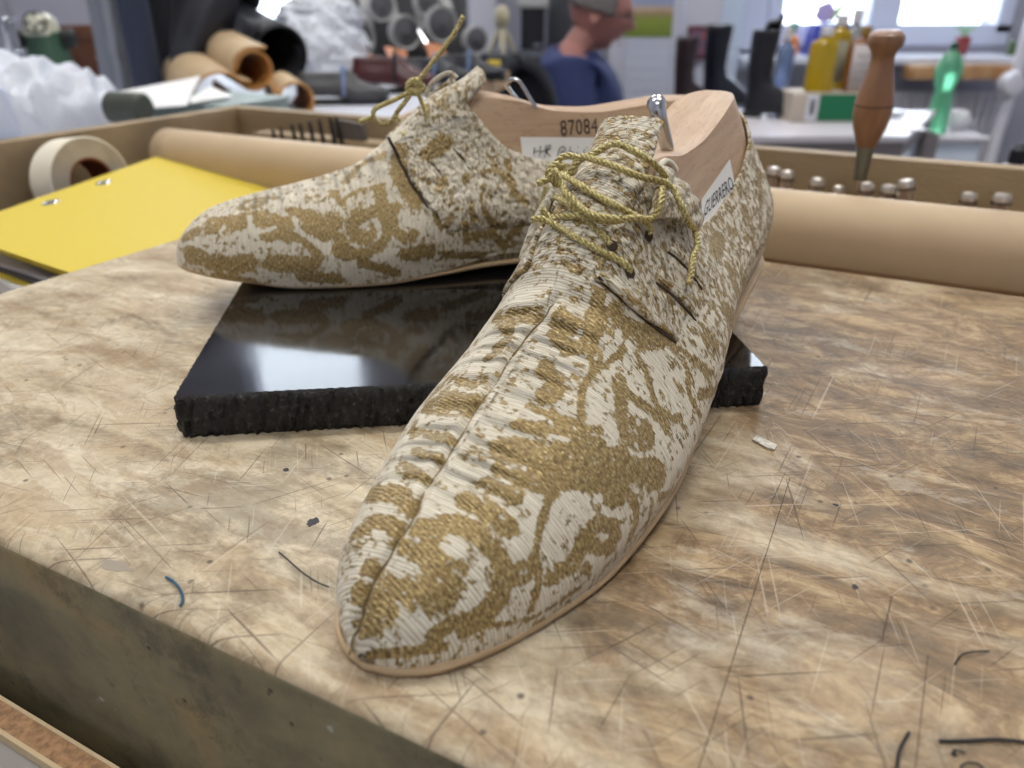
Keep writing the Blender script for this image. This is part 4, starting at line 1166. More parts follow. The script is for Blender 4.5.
# tape roll standing on its rim, leaning in the trough
M_TAPE = mat('cream_masking_tape', (232, 224, 204), .7, noise=.03, nscale=40); M_TSIDE = mat('tape_side', (176, 164, 146), .8, noise=.1, nscale=60); M_CORE = mat('brown_card_core', (120, 62, 40), .9)
tp = aon(70, 141, -.672)
ax = (frb(1, 0)+Vector((0, 0, .13))).normalized()
tape = thing('tape_roll', 'roll of cream masking tape standing on edge behind the yellow folder', 'tape')
R_ = (tp.z+.041)/2; r2, W_ = R_*.50, .030
cpos = Vector((tp.x, tp.y, -.041+R_+.003))+frb(.004, 0)
tape.matrix_world = Matrix.Translation(cpos) @ ax.to_track_quat('Z', 'Y').to_matrix().to_4x4()
mb = MB(); mb.lathe([(R_-.0012, -W_/2), (R_, -W_/2+.0006), (R_, W_/2-.0006), (R_-.0012, W_/2)], 64, cap=False); mb.build('tape_surface', M_TAPE, tape)
for s_ in (-1, 1):
    mb = MB(); mb.lathe([(r2+.002, s_*W_/2), (R_-.0012, s_*W_/2)], 64, cap=False); mb.build('tape_side', M_TSIDE, tape)
mb = MB(); mb.lathe([(r2+.002, -W_/2), (r2, -W_/2), (r2, W_/2), (r2+.002, W_/2)], 48, cap=False); mb.build('core', M_CORE, tape)
# punches standing along the back rail, right of the shoe
M_PUN = mat('worn_steel', (206, 196, 184), .3, metal=.8, noise=.1, nscale=300)
M_PUND = mat('dark_steel', (60, 56, 52), .4, metal=.8)
mb = MB(); mb.box(-.16, .30, .640, .668, -.0144, .004, .001); strip = mb.build('tool_strip', M_RIM, None); strip.rotation_euler = (0, 0, BRZ)
tag(strip, 'wooden strip holding steel punches along the back rail of the trough', 'tool strip')
bits = [(773,169,.0056), (789,173,.0056), (816,180,.0056), (838,188,.0050), (869,185,.0056), (888,187,.0058), (902,190,.0048), (916,182,.0064), (969,195,.0058), (1004,196,.0066)]
pl_ = ['first steel punch right of the front shoe', 'second steel punch right of the front shoe', 'steel punch left of the awl tip, third from the shoe', 'low steel punch directly beside the awl blade',
 'steel punch just right of the awl blade', 'second steel punch right of the awl blade', 'small low steel punch of the close pair', 'tall leaning steel punch beside the small one', 'steel punch standing alone, second from right', 'steel punch with hollow end farthest to the right']
for k, (u, v, r) in enumerate(bits):
    p = on_b(u, v+1, .650)
    a_, b_ = tob(p)
    t = thing('steel_punch', pl_[k], 'punch', frb(a_, b_, -.0140), BRZ, 'steel punches along the back rail')
    H_ = p.z+.0140
    tilt = Matrix.Rotation(math.radians({7: -9}.get(k, rng.uniform(-3, 3))), 4, 'Y')
    mb = MB(); mb.lathe([(.0022, 0), (.0026, .003), (r*.9, H_-.010), (r, H_-.004), (r, H_), (r*.8, H_+.0022), (r*.35, H_+.003)], 18, tilt); mb.build('shaft', M_PUN, t)
    mb = MB(); mb.lathe([(r*.93, H_-.0048), (r*1.08, H_-.0046), (r*1.08, H_-.0036), (r*.93, H_-.0034)], 18, tilt, cap=False); mb.build('collar', M_PUND, t)
# slotted rack of small files at the left part of the back rail
mb = MB(); mb.box(-.64, -.42, .630, .655, -.0144, .0230, .001); rk = mb.build('tool_strip', M_RIM, None); rk.rotation_euler = (0, 0, BRZ)
tag(rk, 'wooden rack strip holding dark files behind the leather roll at left', 'tool strip')
M_FILE = mat('blackened_file', (34, 34, 38), .4, metal=.4)
fl = [(275,133,129),(283,134,127),(295,136,124),(303,137,123),(313,138,121),(323,138,119),(334,139,117),(341,140,116)]
for k, (u, vb, vt) in enumerate(fl):
    p = on_b(u, vt, .628); q = on_b(u+1, vb+14, .628); a_, b_ = tob(p)
    t = tag(MB().prism([(-.0022, -.035), (.0026, -.035), (.0030, 0), (.0012, p.z-.001), (-.0012, p.z), (-.0026, 0)], -.0008, .0008, Matrix.Translation(frb(a_, .628)) @ Matrix.Rotation(BRZ, 4, 'Z') @ Matrix.Rotation(math.radians(-7), 4, 'Y') @ Matrix.Rotation(PI/2, 4, 'X')).build('small_file', M_FILE, None, False),
        ['blackened file leaning in the slotted rack, %s' % w for w in ('outermost at the left end', 'second from the left end', 'third from the left end', 'fourth from the left end', 'fourth from the right end', 'third from the right end', 'second from the right end', 'nearest the shoe laces')][k], 'file', 'files in the rack')
mb = MB(); p = on_b(300, 110, .66); q = on_b(316, 110, .66)
pw = on_b(358, 122, .655); aw, _ = tob(pw)
sp = MB().prism([(-.020, -.045), (.016, -.045), (.020, -.01), (.018, 0.001), (-.016, .004), (-.021, -.012)], -.003, .003, Matrix.Translation(frb(aw, .640, pw.z)) @ Matrix.Rotation(BRZ, 4, 'Z') @ Matrix.Rotation(PI/2, 4, 'X')).build('sharpening_stone', mat('grey_stone', (96, 88, 82), .7, noise=.1, nscale=100), None, False)
tag(sp, 'grey flat sharpening stone standing in rack left of the shoe laces', 'stone')
# the awl
M_AWLW = mat('dark_turned_wood', (138, 100, 70), .4, noise=.16, nscale=5, stretch=(30, 30, 4), bump=.2, coat=.25)
top_, neck, fer0, fer1, tip = on_b(888, 30, .600), on_b(885, 57, .600), on_b(866, 146, .606), on_b(857, 180, .608), on_b(852, 196, .609)
axv = (fer0-top_).normalized(); Lh = (fer0-top_).length
awl = thing('awl', 'awl with turned dark wooden handle stuck upright behind the leather roll', 'awl')
awl.matrix_world = Matrix.Translation(top_) @ axv.to_track_quat('Z', 'Y').to_matrix().to_4x4()
px = Lh/118.
mb = MB(); mb.lathe([(.3*px*10, -.2*px), (1.2*10*px, .3*px*1), (17*px, 4*px), (18.5*px, 9*px), (17.5*px, 14*px), (13.2*px, 20*px), (11.6*px, 26*px), (12.8*px, 36*px), (17*px, 55*px), (20*px, 72*px), (20*px, 84*px), (17*px, 98*px), (12.5*px, 111*px), (10.0*px, 118*px)], 40)
mb.build('handle', M_AWLW, awl)
mb = MB(); mb.lathe([(20.25*px, 73.0*px), (20.35*px, 73.4*px), (20.35*px, 74.0*px), (20.25*px, 74.4*px)], 40, cap=False); mb.build('turned_ring', mat('burnt_ring', (70, 44, 28), .7), awl)
M_FER = mat('grey_ferrule', (120, 124, 116), .35, metal=.7)
Lf = (fer1-fer0).length
mb = MB(); mb.lathe([(9.5*px, 117*px), (9.5*px, 119*px), (9.0*px, 121*px), (7.2*px, 117*px+Lf*.9), (6.6*px, 117*px+Lf)], 20)
mb.box(-1.2*px, 1.2*px, -9.6*px, 9.6*px, 119*px, 117*px+Lf*.93, .3*px); mb.build('ferrule', M_FER, awl)
mb = MB(); mb.lathe([(2.3*px, 117*px+Lf), (2.0*px, 118*px+Lf*1.3), (.8*px, 118*px+Lf*1.75)], 12); mb.build('blade', M_STEEL, awl)
# ------------------------------------------------------------ the second table with its clutter
M_WTOP = mat('white_table_top', (196, 198, 208), .5, noise=.08, nscale=8); M_WEDGE = mat('pale_wood_edge', (186, 152, 112), .6)
tz = -.02
tb = thing('side_table', 'white topped side table behind the bench holding shoes and leather rolls', 'table', (0, 0, 0), BRZ)
poly = [(-.75, .70), (-.75, 1.07), (-1.00, 1.90), (-2.6, 1.90), (-2.6, -.2), (-.725, -.2), (-.725, .70)]
mb = MB(); mb.prism(poly, tz-.03, tz); mb.build('table_top', M_WTOP, tb, False)
mb = MB(); mb.prism([(-.7485, .70), (-.7485, 1.07), (-.9985, 1.903), (-1.0105, 1.903), (-.7605, 1.07), (-.7605, .70)][::-1], tz-.034, tz+.002); mb.build('edge_strip', M_WEDGE, tb, False)
for a_, b_ in ((-.90, .80), (-1.1, 1.8), (-2.5, 1.8), (-2.5, -.1), (-.85, -.1)):
    mb = MB(); mb.box(a_-.03, a_+.03, b_-.03, b_+.03, -.9, tz-.03, .002); mb.build('leg', M_WEDGE, tb)
T = tz
def on_t(u, v, z=None): return onz(u, v, T if z is None else z)
# white plastic bag, left
M_BAG = NT('white_plastic_bag'); tc = M_BAG.n('TexCoord').outputs['Object']
n_ = M_BAG.noise(M_BAG.mapping(tc, scale=(1, 1, .5), rot=(.3, .5, .9)), 16, 4, .5, .8)
M_BAG.b.inputs['Base Color'].default_value = L((204, 208, 216)); M_BAG.b.inputs['Roughness'].default_value = .3
M_BAG.b.inputs['Subsurface Weight'].default_value = .0
M_BAG.l(M_BAG.bump(n_, .8, .02), M_BAG.b.inputs['Normal']); M_BAG = M_BAG.m
def blob(name, c, rx, ry, rz0, m, parent, seed, amp=.2, sc=9, flat=-.9, rotz=0, nu=90, nv=50, ridged=True):
    G = []
    for i in range(nu):
        th = 2*PI*i/nu
        for j in range(nv):
            ph = PI*j/(nv-1); G.append((math.sin(ph)*math.cos(th), math.sin(ph)*math.sin(th), math.cos(ph)))
    D = np.array(G); n1 = fbm(D+3, sc*.25, seed, 3); n2 = fbm(D+9, sc*.9, seed+5, 2)
    k = 1+amp*(n1-.5)*2-(amp*.35*np.abs(n2-.5)*2 if ridged else 0)
    V = D*k[:, None]*np.array([rx, ry, rz0]); V[:, 2] = np.maximum(V[:, 2], rz0*flat)
    ca, sa = math.cos(rotz), math.sin(rotz)
    V = np.stack([V[:, 0]*ca-V[:, 1]*sa+c[0], V[:, 0]*sa+V[:, 1]*ca+c[1], V[:, 2]+c[2]], 1)
    F = []
    for i in range(nu):
        for j in range(nv-1):
            F.append((i*nv+j, i*nv+j+1, ((i+1) % nu)*nv+j+1, ((i+1) % nu)*nv+j))
    return obj(name, V, F, m, parent, True)
bp_ = aty(28, 108, .96)
bag = thing('plastic_bag', 'crumpled white plastic bag slumped beyond left rim of the bench', 'bag')
# bag body as swept ridge: high at the left, sloping down to the right
def bagfn(i, j):
    th = PI*j; a = i
    L0 = aty(-60, 50, 1.02).lerp(aty(132, 122, 1.06), a)
    tip = math.sin(min(1, a*1.03)*PI)**.35 if a > .5 else 1
    hgt = np.interp(a, [0, .15, .3, .5, .7, .85, .95, 1], [.104, .107, .106, .099, .090, .077, .055, .004])
    w = np.interp(a, [0, .3, .7, .92, 1], [.09, .10, .085, .05, .006])
    x = L0.x+ .004*math.sin(a*21+j*9); y = L0.y+w*math.cos(th)*-1
    q = math.sin(th)**.75
    ripple = .006*math.sin(a*26+math.cos(th)*5)*math.sin(th)+.004*math.sin(a*55+j*17)
    return Vector((x, y, T+max(0, hgt*q+ripple*(q > .05))))
mb = MB(); mb.grid(bagfn, 80, 44); mb.build('bag_body', M_BAG, bag, auto=None)
# sheet of bluish paper leaning against the bag
M_BPAP = mat('pale_blue_paper', (206, 216, 240), .7, bump=.1, bscale=40)
q = [aon(-40, 60, -.735), aon(8, 92, -.735), aon(27, 150, -.728), aon(-40, 170, -.728)]
def paper(name, q, m, label, cat='paper', th=.0006, bend=.004):
    def fn(a, b): 
        p = (q[0]*(1-a)+q[1]*a)*(1-b)+(q[3]*(1-a)+q[2]*a)*b
        return p+Vector((0, 0, bend*math.sin(a*PI)*math.sin(b*PI)))
    mb = MB(); mb.grid(fn, 12, 12); o = mb.build(name, m, None, auto=None)
    s = o.modifiers.new('s', 'SOLIDIFY'); s.thickness = th; tag(o, label, cat); return o
for p in q: p.z = max(p.z, T+.001)
paper('paper_sheet', q, M_BPAP, 'pale blue sheet of paper leaning at far left against the bag')
# grey-green box with papers on it
M_GBOX = mat('grey_green_card', (146, 160, 156), .5); M_OLIVE = mat('olive_canister', (66, 70, 60), .35, noise=.05)
g0, g1 = aon(160, 118, -.80), aon(236, 98, -.80)
a0_, b0_ = tob(onz(165, 121, T+.03)); 
bx = thing('flat_box', 'flat grey green cardboard box on table behind the trough corner', 'box', frb(-.815, .86, T), BRZ)
mb = MB(); mb.box(-.16, .0, -.10, .02, 0, .040, .0012); mb.build('box_body', M_GBOX, bx)
mb = MB(); mb.box(-.162, .002, -.102, .022, .040, .047, .0012); mb.build('lid', M_GBOX, bx)
q = [onz(118, 92, T+.062), onz(201, 76, T+.062), onz(187, 106, T+.050), onz(132, 110, T+.050)]
paper('paper_sheet', q, M_WPAP, 'white printed sheet resting on the grey green box', bend=.006)
q = [onz(190, 98, T+.055), onz(210, 86, T+.060), onz(234, 97, T+.051), onz(190, 104, T+.049)]
paper('paper_sheet', q, M_WPAP, 'small folded white paper at right end of the box', bend=.004)
mb = MB(); Mx = Matrix.Translation(aty(128, 108, .98)) @ Matrix.Rotation(BRZ+.2, 4, 'Z') @ Matrix.Rotation(PI/2, 4, 'Y')
mb.lathe([(.0, -.026), (.015, -.025), (.018, -.022), (.018, .022), (.015, .025), (0, .026)], 28, Mx); o = mb.build('canister', M_OLIVE)
o.location.z += 0; tag(o, 'dull olive round canister lying between bag and green box', 'canister')
# leather rolls
M_BLKL = mat('black_leather', (34, 36, 44), .5, bump=.25, bscale=300, noise=.15, nscale=12)
M_BLKIN = mat('black_leather_back', (28, 30, 36), .8)
M_ORNG = mat('orange_tan_leather_edge', (196, 140, 76), .6, noise=.08, nscale=20)
def roll_px(name, e0, Y0, e1, Y1, rpx, turns, m, m2, a0, label, lift=0.0, thick=.004, wob=0.0, sx=1):
    c0, c1 = aty(*e0, Y0), aty(*e1, Y1); depth = Y0*cT
    r = rpx/FPX*depth
    o = spiral_roll(name, c0, c1, r, turns, m, m2, a0=a0, thick=thick, lift_end=lift, wob=wob, n=80, nl=14)
    sm = o.modifiers['s']; sm.material_offset = 1
    tag(o, label, 'leather roll', 'leather rolls piled on the side table'); return o
roll_px('leather_roll', (254,70), 1.36, (222,52), 1.50, 22, 1.35, M_ORNG, M_TAN, 2.2, 'tan leather roll with open orange end under the black rolls', lift=.006)
roll_px('leather_roll', (222,104), 1.30, (190,78), 1.48, 32, .9, M_ORNG, M_TAN, 2.6, 'wide loose tan leather roll behind the grey green box', lift=.01)
roll_px('leather_roll', (296,100), 1.32, (282,88), 1.50, 20, 1.1, M_ORNG, M_TAN, .6, 'small tan leather roll at right foot of the leather pile', lift=.01)
roll_px('leather_roll', (280,56), 1.54, (150,-20), 2.0, 34, 1.7, M_BLKIN, M_BLKL, 1.0, 'thick black leather roll, lower of the two at the right', lift=.004)
roll_px('leather_roll', (240,-6), 1.62, (106,-100), 2.08, 26, 1.5, M_BLKIN, M_BLKL, 1.4, 'thick black leather roll on top of the pile', lift=.004)
def drape(i, j):
    # broad black hide hanging over the pile down to the left
    p = aty(170+72*i*(1-.25*j), -40+30*i+(134-20*i)*j*(1-.40*i), 1.42+.10*i+.02*math.sin(i*5+j*3))
    return p
mb = MB(); mb.grid(drape, 24, 24); o = mb.build('leather_hide', M_BLKL, None, auto=None); s = o.modifiers.new('s', 'SOLIDIFY'); s.thickness = .004
tag(o, 'broad black leather hide draped in front of the rolls', 'leather hide')
# upright dark rolls and metal tube
def upright(name, u, v, Y, rpx, lean, m, label, cat, h=.55, group=None):
    b = aty(u, v, Y); b.z = T; r = rpx/FPX*Y*cT; t = b+Vector((lean, .03, h))
    mb = MB(); mb.tube([b, b.lerp(t, .33), b.lerp(t, .66), t], r, 28); o = mb.build(name, m); tag(o, label, cat, group); return o
M_NAVY = mat('navy_cloth', (38, 46, 66), .7, bump=.2, bscale=200)
upright('fabric_bolt', 150, 92, 1.42, 15, -.015, M_NAVY, 'upright navy bolt standing left of the black leather', 'fabric bolt')
upright('fabric_bolt', 178, 92, 1.50, 15, -.03, mat('black_cloth', (24, 26, 34), .7), 'upright black bolt between navy bolt and leather pile', 'fabric bolt')
mt = thing('stove_pipe', 'shiny grey metal pipe leaning beside the upright navy bolt', 'pipe')
M_ZINC = mat('zinc_pipe', (142, 146, 152), .3, metal=.75, noise=.12, nscale=8, stretch=(1, 1, .3))
b = aty(124, 96, 1.50); b.z = T; t = aty(96, -60, 1.56)
mb = MB(); mb.tube([b, b.lerp(t, .5), t], 19/FPX*1.50*cT, 32); mb.build('pipe_body', M_ZINC, mt)
for k in (.28, .62):
    p = b.lerp(t, k); q = b.lerp(t, k+.015); mb = MB(); mb.tube([p, q], 19.8/FPX*1.50*cT, 32); mb.build('joint_ring', M_ZINC, mt)
# brown box and green machine
M_CARD = mat('brown_cardboard', (104, 66, 50), .85, noise=.08)
b = aty(86, 70, 1.9); cb = thing('cardboard_box', 'brown cardboard box between green machine and metal pipe', 'box', (b.x, b.y, T), .3)
mb = MB(); mb.box(-.05, .06, -.05, .10, 0, .115, .001); mb.build('box_body', M_CARD, cb)
mb = MB(); mb.box(-.052, .062, -.052, -.046, .085, .118, .0008); mb.build('lid', M_CARD, cb)
M_GRN = mat('green_enamel', (74, 104, 84), .35); M_CREAMP = mat('cream_enamel', (226, 224, 200), .35); M_BLKP = mat('black_rubber', (30, 34, 34), .5)
b = aty(54, 75, 1.75); z1 = aty(46, 32, 1.75).z; z2 = aty(42, 13, 1.75).z
gm = thing('eyelet_machine', 'green and cream hand machine standing behind the white bag', 'machine', (b.x, b.y, T), .2)
k = 1.75*cT/FPX
mb = MB(); mb.lathe([(31*k, 0), (30*k, .01), (24*k, .02), (20*k, z1-T-.03), (19*k, z1-T)], 28, Matrix.Diagonal((1, .8, 1, 1))); mb.build('machine_body', M_GRN, gm)
mb = MB(); mb.lathe([(20*k, z1-T-.006), (20.5*k, z1-T+.002), (17*k, z2-T-.010), (10*k, z2-T), (0.5*k, z2-T+.002)], 28, Matrix.Translation((-.004, 0, 0)) @ Matrix.Diagonal((.86, .9, 1, 1))); mb.build('machine_head', M_CREAMP, gm)
Mx = Matrix.Translation((-.002, -18*k*.82, (z1+z2)/2-T)) @ Matrix.Rotation(math.radians(62), 4, 'X')
mb = MB(); mb.lathe([(10*k, 0), (11.5*k, 0), (11.5*k, .002), (10*k, .002), (10*k, 0)], 28, Mx, cap=False); mb.box(-9*k, 9*k, -1.2*k, 1.2*k, 0, .002, 0, Mx); mb.box(-1.2*k, 1.2*k, -9*k, 9*k, 0, .002, 0, Mx); mb.build('round_emblem', M_BLKP, gm)
for sg in (-1, 1):
    mb = MB(); Mx = Matrix.Translation((sg*24*k, -.01, z1-T-.012)) @ Matrix.Rotation(PI/2, 4, 'Y')
    pr = []
    mb.lathe([(2*k, -7*k), (8*k, -6*k), (9.5*k, -3*k), (8.5*k, -1*k), (9.5*k, 2*k), (8*k, 6*k), (2*k, 7*k)], 18, Mx); mb.build('knob', M_BLKP, gm)
# grey cabinet door with chrome handle, far left
M_GCAB = mat('grey_lacquer', (150, 152, 160), .5)
gc = thing('grey_cabinet', 'grey cabinet at far left edge with chrome bow handle', 'cabinet', (0, 0, 0))
p = aty(-30, 30, 1.62); q = aty(19, 60, 1.62)
mb = MB(); mb.box(p.x-.3, q.x, 1.62, 1.64, T, .75, .003); mb.build('carcass', M_GCAB, gc)
h0, h1 = aty(7, 20, 1.60), aty(14, 54, 1.60)
mb = MB(); mb.tube(cr([h0+Vector((0, .02, 0)), h0+Vector((0, -.01, -.002)), h0.lerp(h1, .5)+Vector((0, -.014, 0)), h1+Vector((0, -.01, .002)), h1+Vector((0, .02, 0))], 6), .0055, 10); mb.build('handle', M_CHROME, gc)
# shoes standing on the side table
def small_shoe(name, u, v, Y, ang, Lm, m, label, hgt=.075, band=None):
    b = onz(u, v, T); t = thing(name, label, 'shoe', (b.x, b.y, T), ang, 'shoes waiting on the side table')
    k = Lm/.30
    ss = np.linspace(.0005, .2995, 34); vs = np.linspace(-1, 1, 25)
    V = []; 
    for s in ss:
        for q in vs:
            x, tt, z = surf(s, q); z = min(z, .075) if s > .14 else z
            V.append(((x-.15)*k, -tt*k, (z+.012)*k*hgt/.075))
    o = obj('upper', V, grid_faces(34, 25), m, t); 
    sm = o.modifiers.new('s', 'SOLIDIFY'); sm.thickness = .002
    V = []; n_ = 60
    for z in (0, .008*k, .016*k):
        for s in ss: V.append(((s-.15)*k, -WR(s)*1.04*k, z))
        for s in ss[::-1]: V.append(((s-.15)*k, WL(s)*1.04*k, z))
    m_ = 68; F = [(j*m_+i, j*m_+(i+1) % m_, (j+1)*m_+(i+1) % m_, (j+1)*m_+i) for j in range(2) for i in range(m_)]+[tuple(range(m_-1, -1, -1)), tuple(range(2*m_, 3*m_))]
    obj('sole', V, F, M_BLKP, t, False)
    if band:
        mb = MB()
        pts = [(surf(s, .55 if sd > 0 else -.55)) for sd in (1, -1) for s in ([.17] if True else [])]
        P = []
        for q in np.linspace(-.95, .95, 20):
            x, tt, z = surf(.15, q, 0); P.append(((x-.15)*k, -tt*1.04*k, (z+.0135)*k*hgt/.075))
        mb.tube(P, .004, 6); mb.build('strap', band, t)
    return t
M_DKG = mat('dark_grey_shoe_leather', (70, 70, 72), .35); M_MAR = mat('maroon_shoe_leather', (74, 34, 36), .3); M_BLKS = mat('black_shoe_leather', (30, 32, 42), .3)
M_BAND = mat('pale_blue_elastic', (116, 136, 176), .5)
small_shoe('ankle_shoe', 346, 104, 0, math.radians(186), .16, M_DKG, 'dark grey shoe with pale blue band on the side table', .085, M_BAND)
small_shoe('ankle_shoe', 397, 93, 0, math.radians(180), .17, M_MAR, 'maroon leather shoe standing behind the gold lace', .10, M_BLKS)
small_shoe('ankle_shoe', 436, 84, 0, math.radians(175), .17, M_BLKS, 'black shoe with blue bands right of the maroon shoe', .08, M_BAND)
small_shoe('ankle_shoe', 470, 80, 0, math.radians(172), .17, M_BLKS, 'black shoe farthest right on the side table', .08, M_BAND)
# orange leather scraps draped above
M_OSC = mat('cognac_leather', (176, 112, 72), .55, noise=.08, nscale=30)
def scrap(px, Y, m, label, name='leather_scrap', thick=.004):
    q = [aty(u, v, Y+dy) for u, v, dy in px]
    def fn(a, b):
        p = (q[0]*(1-a)+q[1]*a)*(1-b)+(q[3]*(1-a)+q[2]*a)*b; return p+Vector((0, .012*math.sin(a*6+b*3), .006*math.sin(a*PI)*math.sin(b*5)))
    mb = MB(); mb.grid(fn, 14, 14); o = mb.build(name, m, None, auto=None); s = o.modifiers.new('s', 'SOLIDIFY'); s.thickness = thick; tag(o, label, 'leather scrap'); return o
scrap([(344,62,.1),(372,56,.1),(396,74,-.02),(352,82,-.05)], 1.85, M_OSC, 'orange brown leather piece lying over the grey shoe')
scrap([(384,48,.1),(406,52,.1),(408,72,-.02),(390,66,-.05)], 2.0, M_OSC, 'orange brown leather piece behind the maroon shoe')
scrap([(424,44,.1),(442,46,.1),(450,66,-.02),(430,62,-.05)], 2.1, M_OSC, 'orange brown leather piece behind the lace end')
# white bundle of plastic behind the leather rolls
b = aty(325, 70, 1.9); blob('plastic_bundle', (b.x, b.y, T+.05), .095, .07, .085, M_BAG, None, 5, .3, 9, -.7)
tag(bpy.data.objects['plastic_bundle'], 'lower white plastic bundle right of the black leather rolls', 'plastic bundle')
b = aty(322, 48, 2.05); blob('plastic_bundle', (b.x, b.y, T+.13), .10, .07, .05, M_BAG, None, 8, .35, 9, -.9)
tag(bpy.data.objects['plastic_bundle.001'], 'upper crumpled clear white plastic below the bright window', 'plastic bundle')
# yellow pot
b = onz(494, 79, T); k = b.y*cT/FPX; mb = MB(); mb.lathe([(6.5*k, 0), (7*k, .002), (7*k, 17*k), (6*k, 18*k), (0.5*k, 18*k)], 20, Matrix.Translation((b.x, b.y, T))); tag(mb.build('paint_pot', mat('yellow_plastic', (214, 184, 40), .4)), 'small yellow pot standing at far corner of the side table', 'pot')
# ------------------------------------------------------------ the room
X0, X1, Y0_, Y1_, ZF, ZC = -3.0, 3.3, -2.6, 4.6, -.9, 2.75
M_WALL = mat('pale_lilac_wall_paint', (196, 198, 210), .8, noise=.03, nscale=3)
M_WALLG = mat('grey_wall_paint', (168, 168, 180), .8, noise=.03, nscale=3)
M_FLOOR = mat('grey_lino', (140, 136, 130), .5, noise=.1, nscale=5)
M_CEIL = mat('white_ceiling', (226, 226, 226), .9)
M_FRAME = mat('white_window_frame', (214, 220, 238), .4)
def wallbox(name, *b, m=None):
    mb = MB(); mb.box(*b); return struct(mb.build(name, m or M_WALL, None, False))
wallbox('floor', X0-.2, X1+.2, Y0_-.2, Y1_+.2, ZF-.1, ZF, m=M_FLOOR)
wallbox('ceiling', X0-.2, X1+.2, Y0_-.2, Y1_+.2, ZC, ZC+.1, m=M_CEIL)
wallbox('wall_left', X0-.15, X0, Y0_, Y1_, ZF, ZC)
wallbox('wall_right', X1, X1+.15, Y0_, Y1_, ZF, ZC)
wallbox('wall_back', X0-.15, X1+.15, Y0_-.15, Y0_, ZF, ZC)
# far wall with window openings
def px_x(u, v, Y=Y1_): return aty(u, v, Y).x
zw0 = aty(820, 27, Y1_).z; zw1 = 2.5
wa = (-1.75, px_x(336, 18)); wb = (px_x(772, 26), px_x(1003, 30)); wc = (px_x(741, 40), px_x(757, 48))
zc0 = aty(748, 52, Y1_).z; zwl = aty(310, 22, Y1_).z
cuts = [(wa[0], wa[1], zwl, zw1), (wc[0], wc[1], zc0, zw1), (wb[0], wb[1], zw0-.01, zw1)]
mb = MB(); x = X0-.15
for (a, b, z0, z1) in cuts:
    mb.box(x, a, Y1_, Y1_+.25, ZF, ZC); mb.box(a, b, Y1_, Y1_+.25, ZF, z0); mb.box(a, b, Y1_, Y1_+.25, z1, ZC); x = b
mb.box(x, X1+.15, Y1_, Y1_+.25, ZF, ZC)
struct(mb.build('wall_front', M_WALLG, None, False))
M_GLASS = mat('window_glass', (255, 255, 255), .0, trans=1); M_GLASS.node_tree.nodes['Principled BSDF'].inputs['IOR'].default_value = 1.02
def window(name, a, b, z0, z1, mull):
    mb = MB(); w = .05; y0, y1 = Y1_-.015, Y1_+.06
    mb.box(a-.03, a+w, y0, y1, z0-.03, z1, .004); mb.box(b-w, b+.03, y0, y1, z0-.03, z1, .004); mb.box(a, b, y0, y1, z1-w, z1+.03, .004); mb.box(a-.03, b+.03, y0, y1, z0-.09, z0+.015, .004)
    for m0, m1 in mull: mb.box(m0, m1, y0-.01, y1, z0, z1, .004)
    o = struct(mb.build(name, M_FRAME)); 
    mb = MB(); mb.box(a, b, Y1_+.03, Y1_+.034, z0, z1); g = mb.build('glass', M_GLASS, o, False); return o
window('window_1', wa[0], wa[1], zwl, zw1, [])
window('window_2', wc[0], wc[1]+.0, zc0, zw1, [])
window('window_3', wb[0], wb[1], zw0, zw1, [(px_x(866, 26), px_x(896, 28))])
# bright frame post left of the windows, sill board, pipe
mb = MB(); mb.box(px_x(716, 60, 4.3), px_x(737, 60, 4.3), 4.28, Y1_, ZF, ZC, .01); struct(mb.build('trim_1', mat('bluish_white_post', (216, 230, 248), .5)))
zs = aty(900, 57, 4.3).z
mb = MB(); mb.box(px_x(742, 55, 4.3), px_x(1022, 60, 4.3), 4.30, Y1_, zs-.035, zs, .006); struct(mb.build('trim_2', mat('white_sill', (222, 228, 240), .4)))
xb0, xb1 = px_x(905, 64, 4.29), px_x(1014, 70, 4.29)
mb = MB(); mb.box(xb0, xb1, 4.20, 4.30, zs-.10, zs-.035, .004); sb = mb.build('shelf_board', mat('worn_varnished_board', (206, 176, 130), .5, col2=(168, 108, 52), nscale=2.4, stretch=(3, 1, 1))); tag(sb, 'worn varnished wooden board fixed under the window sill', 'board')
# radiator
zr1, zr0 = aty(900, 91, 4.45).z, aty(900, 91, 4.45).z-.50
rad = thing('radiator', 'white ribbed radiator under the right window', 'radiator', (px_x(897, 100, 4.45), 4.45, zr0))
M_RAD = mat('white_radiator_enamel', (220, 218, 224), .4)
n_r = 13; pitch = (px_x(1000, 100, 4.45)-px_x(893, 100, 4.45))/n_r; hR = zr1-zr0
for k in range(n_r):
    mb = MB(); x = k*pitch
    mb.tube([Vector((x, 0, 0)), Vector((x, 0, .02)), Vector((x, 0, hR-.05)), Vector((x, 0, hR))], [pitch*.2, pitch*.38, pitch*.38, pitch*.2], 12)
    mb.tube([Vector((x, .07, .02)), Vector((x, .07, hR-.02))], pitch*.36, 10); mb.build('rib', M_RAD, rad)
for z in (.04, hR-.03):
    mb = MB(); mb.tube([Vector((-.03, .035, z)), Vector((n_r*pitch+.02, .035, z))], .022, 12); mb.build('header', M_RAD, rad)
mb = MB(); mb.tube([Vector((n_r*pitch+.02, .035, hR-.03)), Vector((n_r*pitch+.07, .035, hR-.03))], .016, 10); mb.build('valve', M_BLKP, rad)
